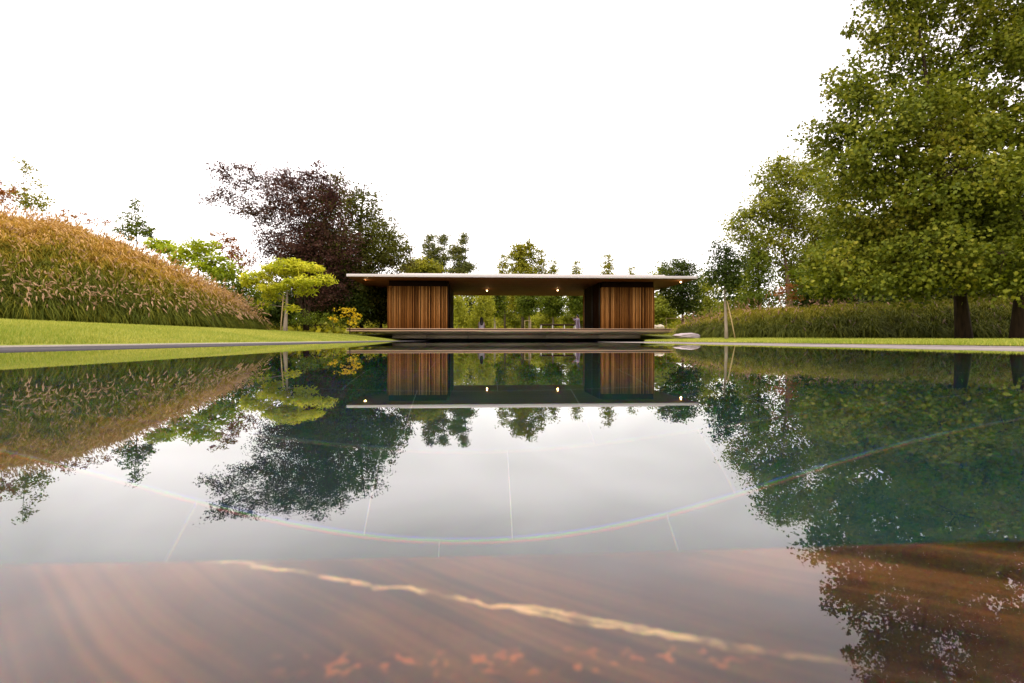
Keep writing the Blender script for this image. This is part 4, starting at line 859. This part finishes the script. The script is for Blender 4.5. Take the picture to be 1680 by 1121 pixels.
# sitting person, back to the pool, on the deck floor
pp = P(790, 541, 38.2); pp[2] = ZD
s1 = empty('person', pp, 'person with long dark hair and pale top sitting on the deck facing away', 'person')
J = [(0,0,0.10),(0,0.0,0.28),(0,0.02,0.45),(0,0.02,0.55),(0,0.02,0.62),(0,0.03,0.72),(0,0.03,0.82),
     (-0.17,0.02,0.50),(-0.22,0.06,0.28),(-0.12,0.28,0.16),(0.17,0.02,0.50),(0.22,0.06,0.28),(0.12,0.28,0.16),
     (-0.10,0.03,0.10),(-0.22,0.38,0.17),(0.05,0.36,0.06),(0.10,0.03,0.10),(0.22,0.38,0.17),(-0.05,0.40,0.06)]
E = [(0,1),(1,2),(2,3),(3,4),(4,5),(5,6),(3,7),(7,8),(8,9),(3,10),(10,11),(11,12),(0,13),(13,14),(14,15),(0,16),(16,17),(17,18)]
R = [0.15,0.13,0.14,0.09,0.052,0.085,0.07,0.055,0.045,0.03,0.055,0.045,0.03,0.09,0.065,0.04,0.09,0.065,0.04]
for (b0, d_, s_) in ((9, (0.4, 0.9, -0.1), (1, -0.4, 0)), (12, (-0.4, 0.9, -0.1), (-1, -0.4, 0))):
    fj, fe, frd = fingers(np.array(J[b0]) + np.array([0, 0.05, -0.01]), d_, s_); o0 = len(J); J += [tuple(q) for q in fj]; E += [((b0 if a is None else a + o0), b + o0) for a, b in fe]; R += frd
skin_body('body', J, E, R, M['skin'], s1)
loft('top', [(0,0,0.02,0.20,0.17),(0,0,0.14,0.19,0.16),(0,0.01,0.30,0.17,0.14),(0,0.02,0.44,0.20,0.14),(0,0.02,0.53,0.20,0.12),(0,0.02,0.585,0.10,0.08)], M['palecloth'], s1)
loft('hair', [(0,-0.11,0.28,0.06,0.03),(0,-0.115,0.38,0.11,0.05),(0,-0.09,0.52,0.125,0.075),(0,-0.02,0.64,0.115,0.10),(0,0.02,0.75,0.11,0.115),(0,0.02,0.83,0.095,0.10),(0,0.02,0.87,0.05,0.05)], M['hair'], s1)
# standing person behind the deck, turned to the left, arm raised
pp = P(948, 549, 47.6); zg = float(ground_z(pp[0], pp[1])); pp[2] = 0.5
s2 = empty('person', pp, 'person in a lavender tunic standing behind the deck, one arm raised', 'person')
J = [(0,0,0.86),(0,0,1.02),(0,0,1.20),(0,0,1.33),(-0.01,0,1.40),(-0.03,0,1.49),(-0.04,0,1.59),
     (0,-0.16,1.28),(-0.08,-0.20,1.04),(-0.28,-0.16,1.12),(0,0.16,1.28),(-0.22,0.17,1.20),(-0.40,0.12,1.36),
     (0,-0.09,0.82),(-0.03,-0.10,0.46),(0.02,-0.10,0.08),(-0.14,-0.10,0.03),(0,0.09,0.82),(0.04,0.10,0.46),(0.10,0.10,0.08),(-0.05,0.10,0.03)]
E = [(0,1),(1,2),(2,3),(3,4),(4,5),(5,6),(3,7),(7,8),(8,9),(3,10),(10,11),(11,12),(0,13),(13,14),(14,15),(15,16),(0,17),(17,18),(18,19),(19,20)]
R = [0.14,0.115,0.13,0.085,0.05,0.082,0.07,0.055,0.042,0.03,0.055,0.042,0.03,0.09,0.06,0.042,0.03,0.09,0.06,0.042,0.03]
for (b0, d_, s_) in ((9, (-1, 0.1, 0.2), (0, 1, 0)), (12, (-0.7, 0, 0.7), (0, 1, 0))):
    fj, fe, frd = fingers(np.array(J[b0]) + 0.05 * np.array(d_), d_, s_); o0 = len(J); J += [tuple(q) for q in fj]; E += [((b0 if a is None else a + o0), b + o0) for a, b in fe]; R += frd
skin_body('body', J, E, R, M['skin'], s2)
loft('tunic', [(0.02,0,0.30,0.22,0.24),(0.01,0,0.55,0.20,0.22),(0,0,0.85,0.17,0.19),(0,0,1.02,0.145,0.165),(0,0,1.20,0.155,0.19),(0,0,1.30,0.13,0.185),(0,0,1.355,0.08,0.10)], M['lavender'], s2)
mb = MB(); mb.tube([(0,-0.15,1.29),(-0.05,-0.19,1.15),(-0.09,-0.205,1.04),(-0.2,-0.18,1.085)], [0.075,0.07,0.065,0.05], 10); mb.tube([(0,0.15,1.29),(-0.12,0.165,1.24),(-0.23,0.17,1.20),(-0.33,0.145,1.29)], [0.075,0.068,0.06,0.05], 10); mb.build('sleeves', M['lavender'], s2, smooth=True)
loft('hair', [(0.05,0,1.36,0.05,0.07),(0.035,0,1.44,0.065,0.085),(0.01,0,1.52,0.085,0.095),(-0.02,0,1.60,0.095,0.095),(-0.03,0,1.665,0.05,0.05)], M['hair'], s2)
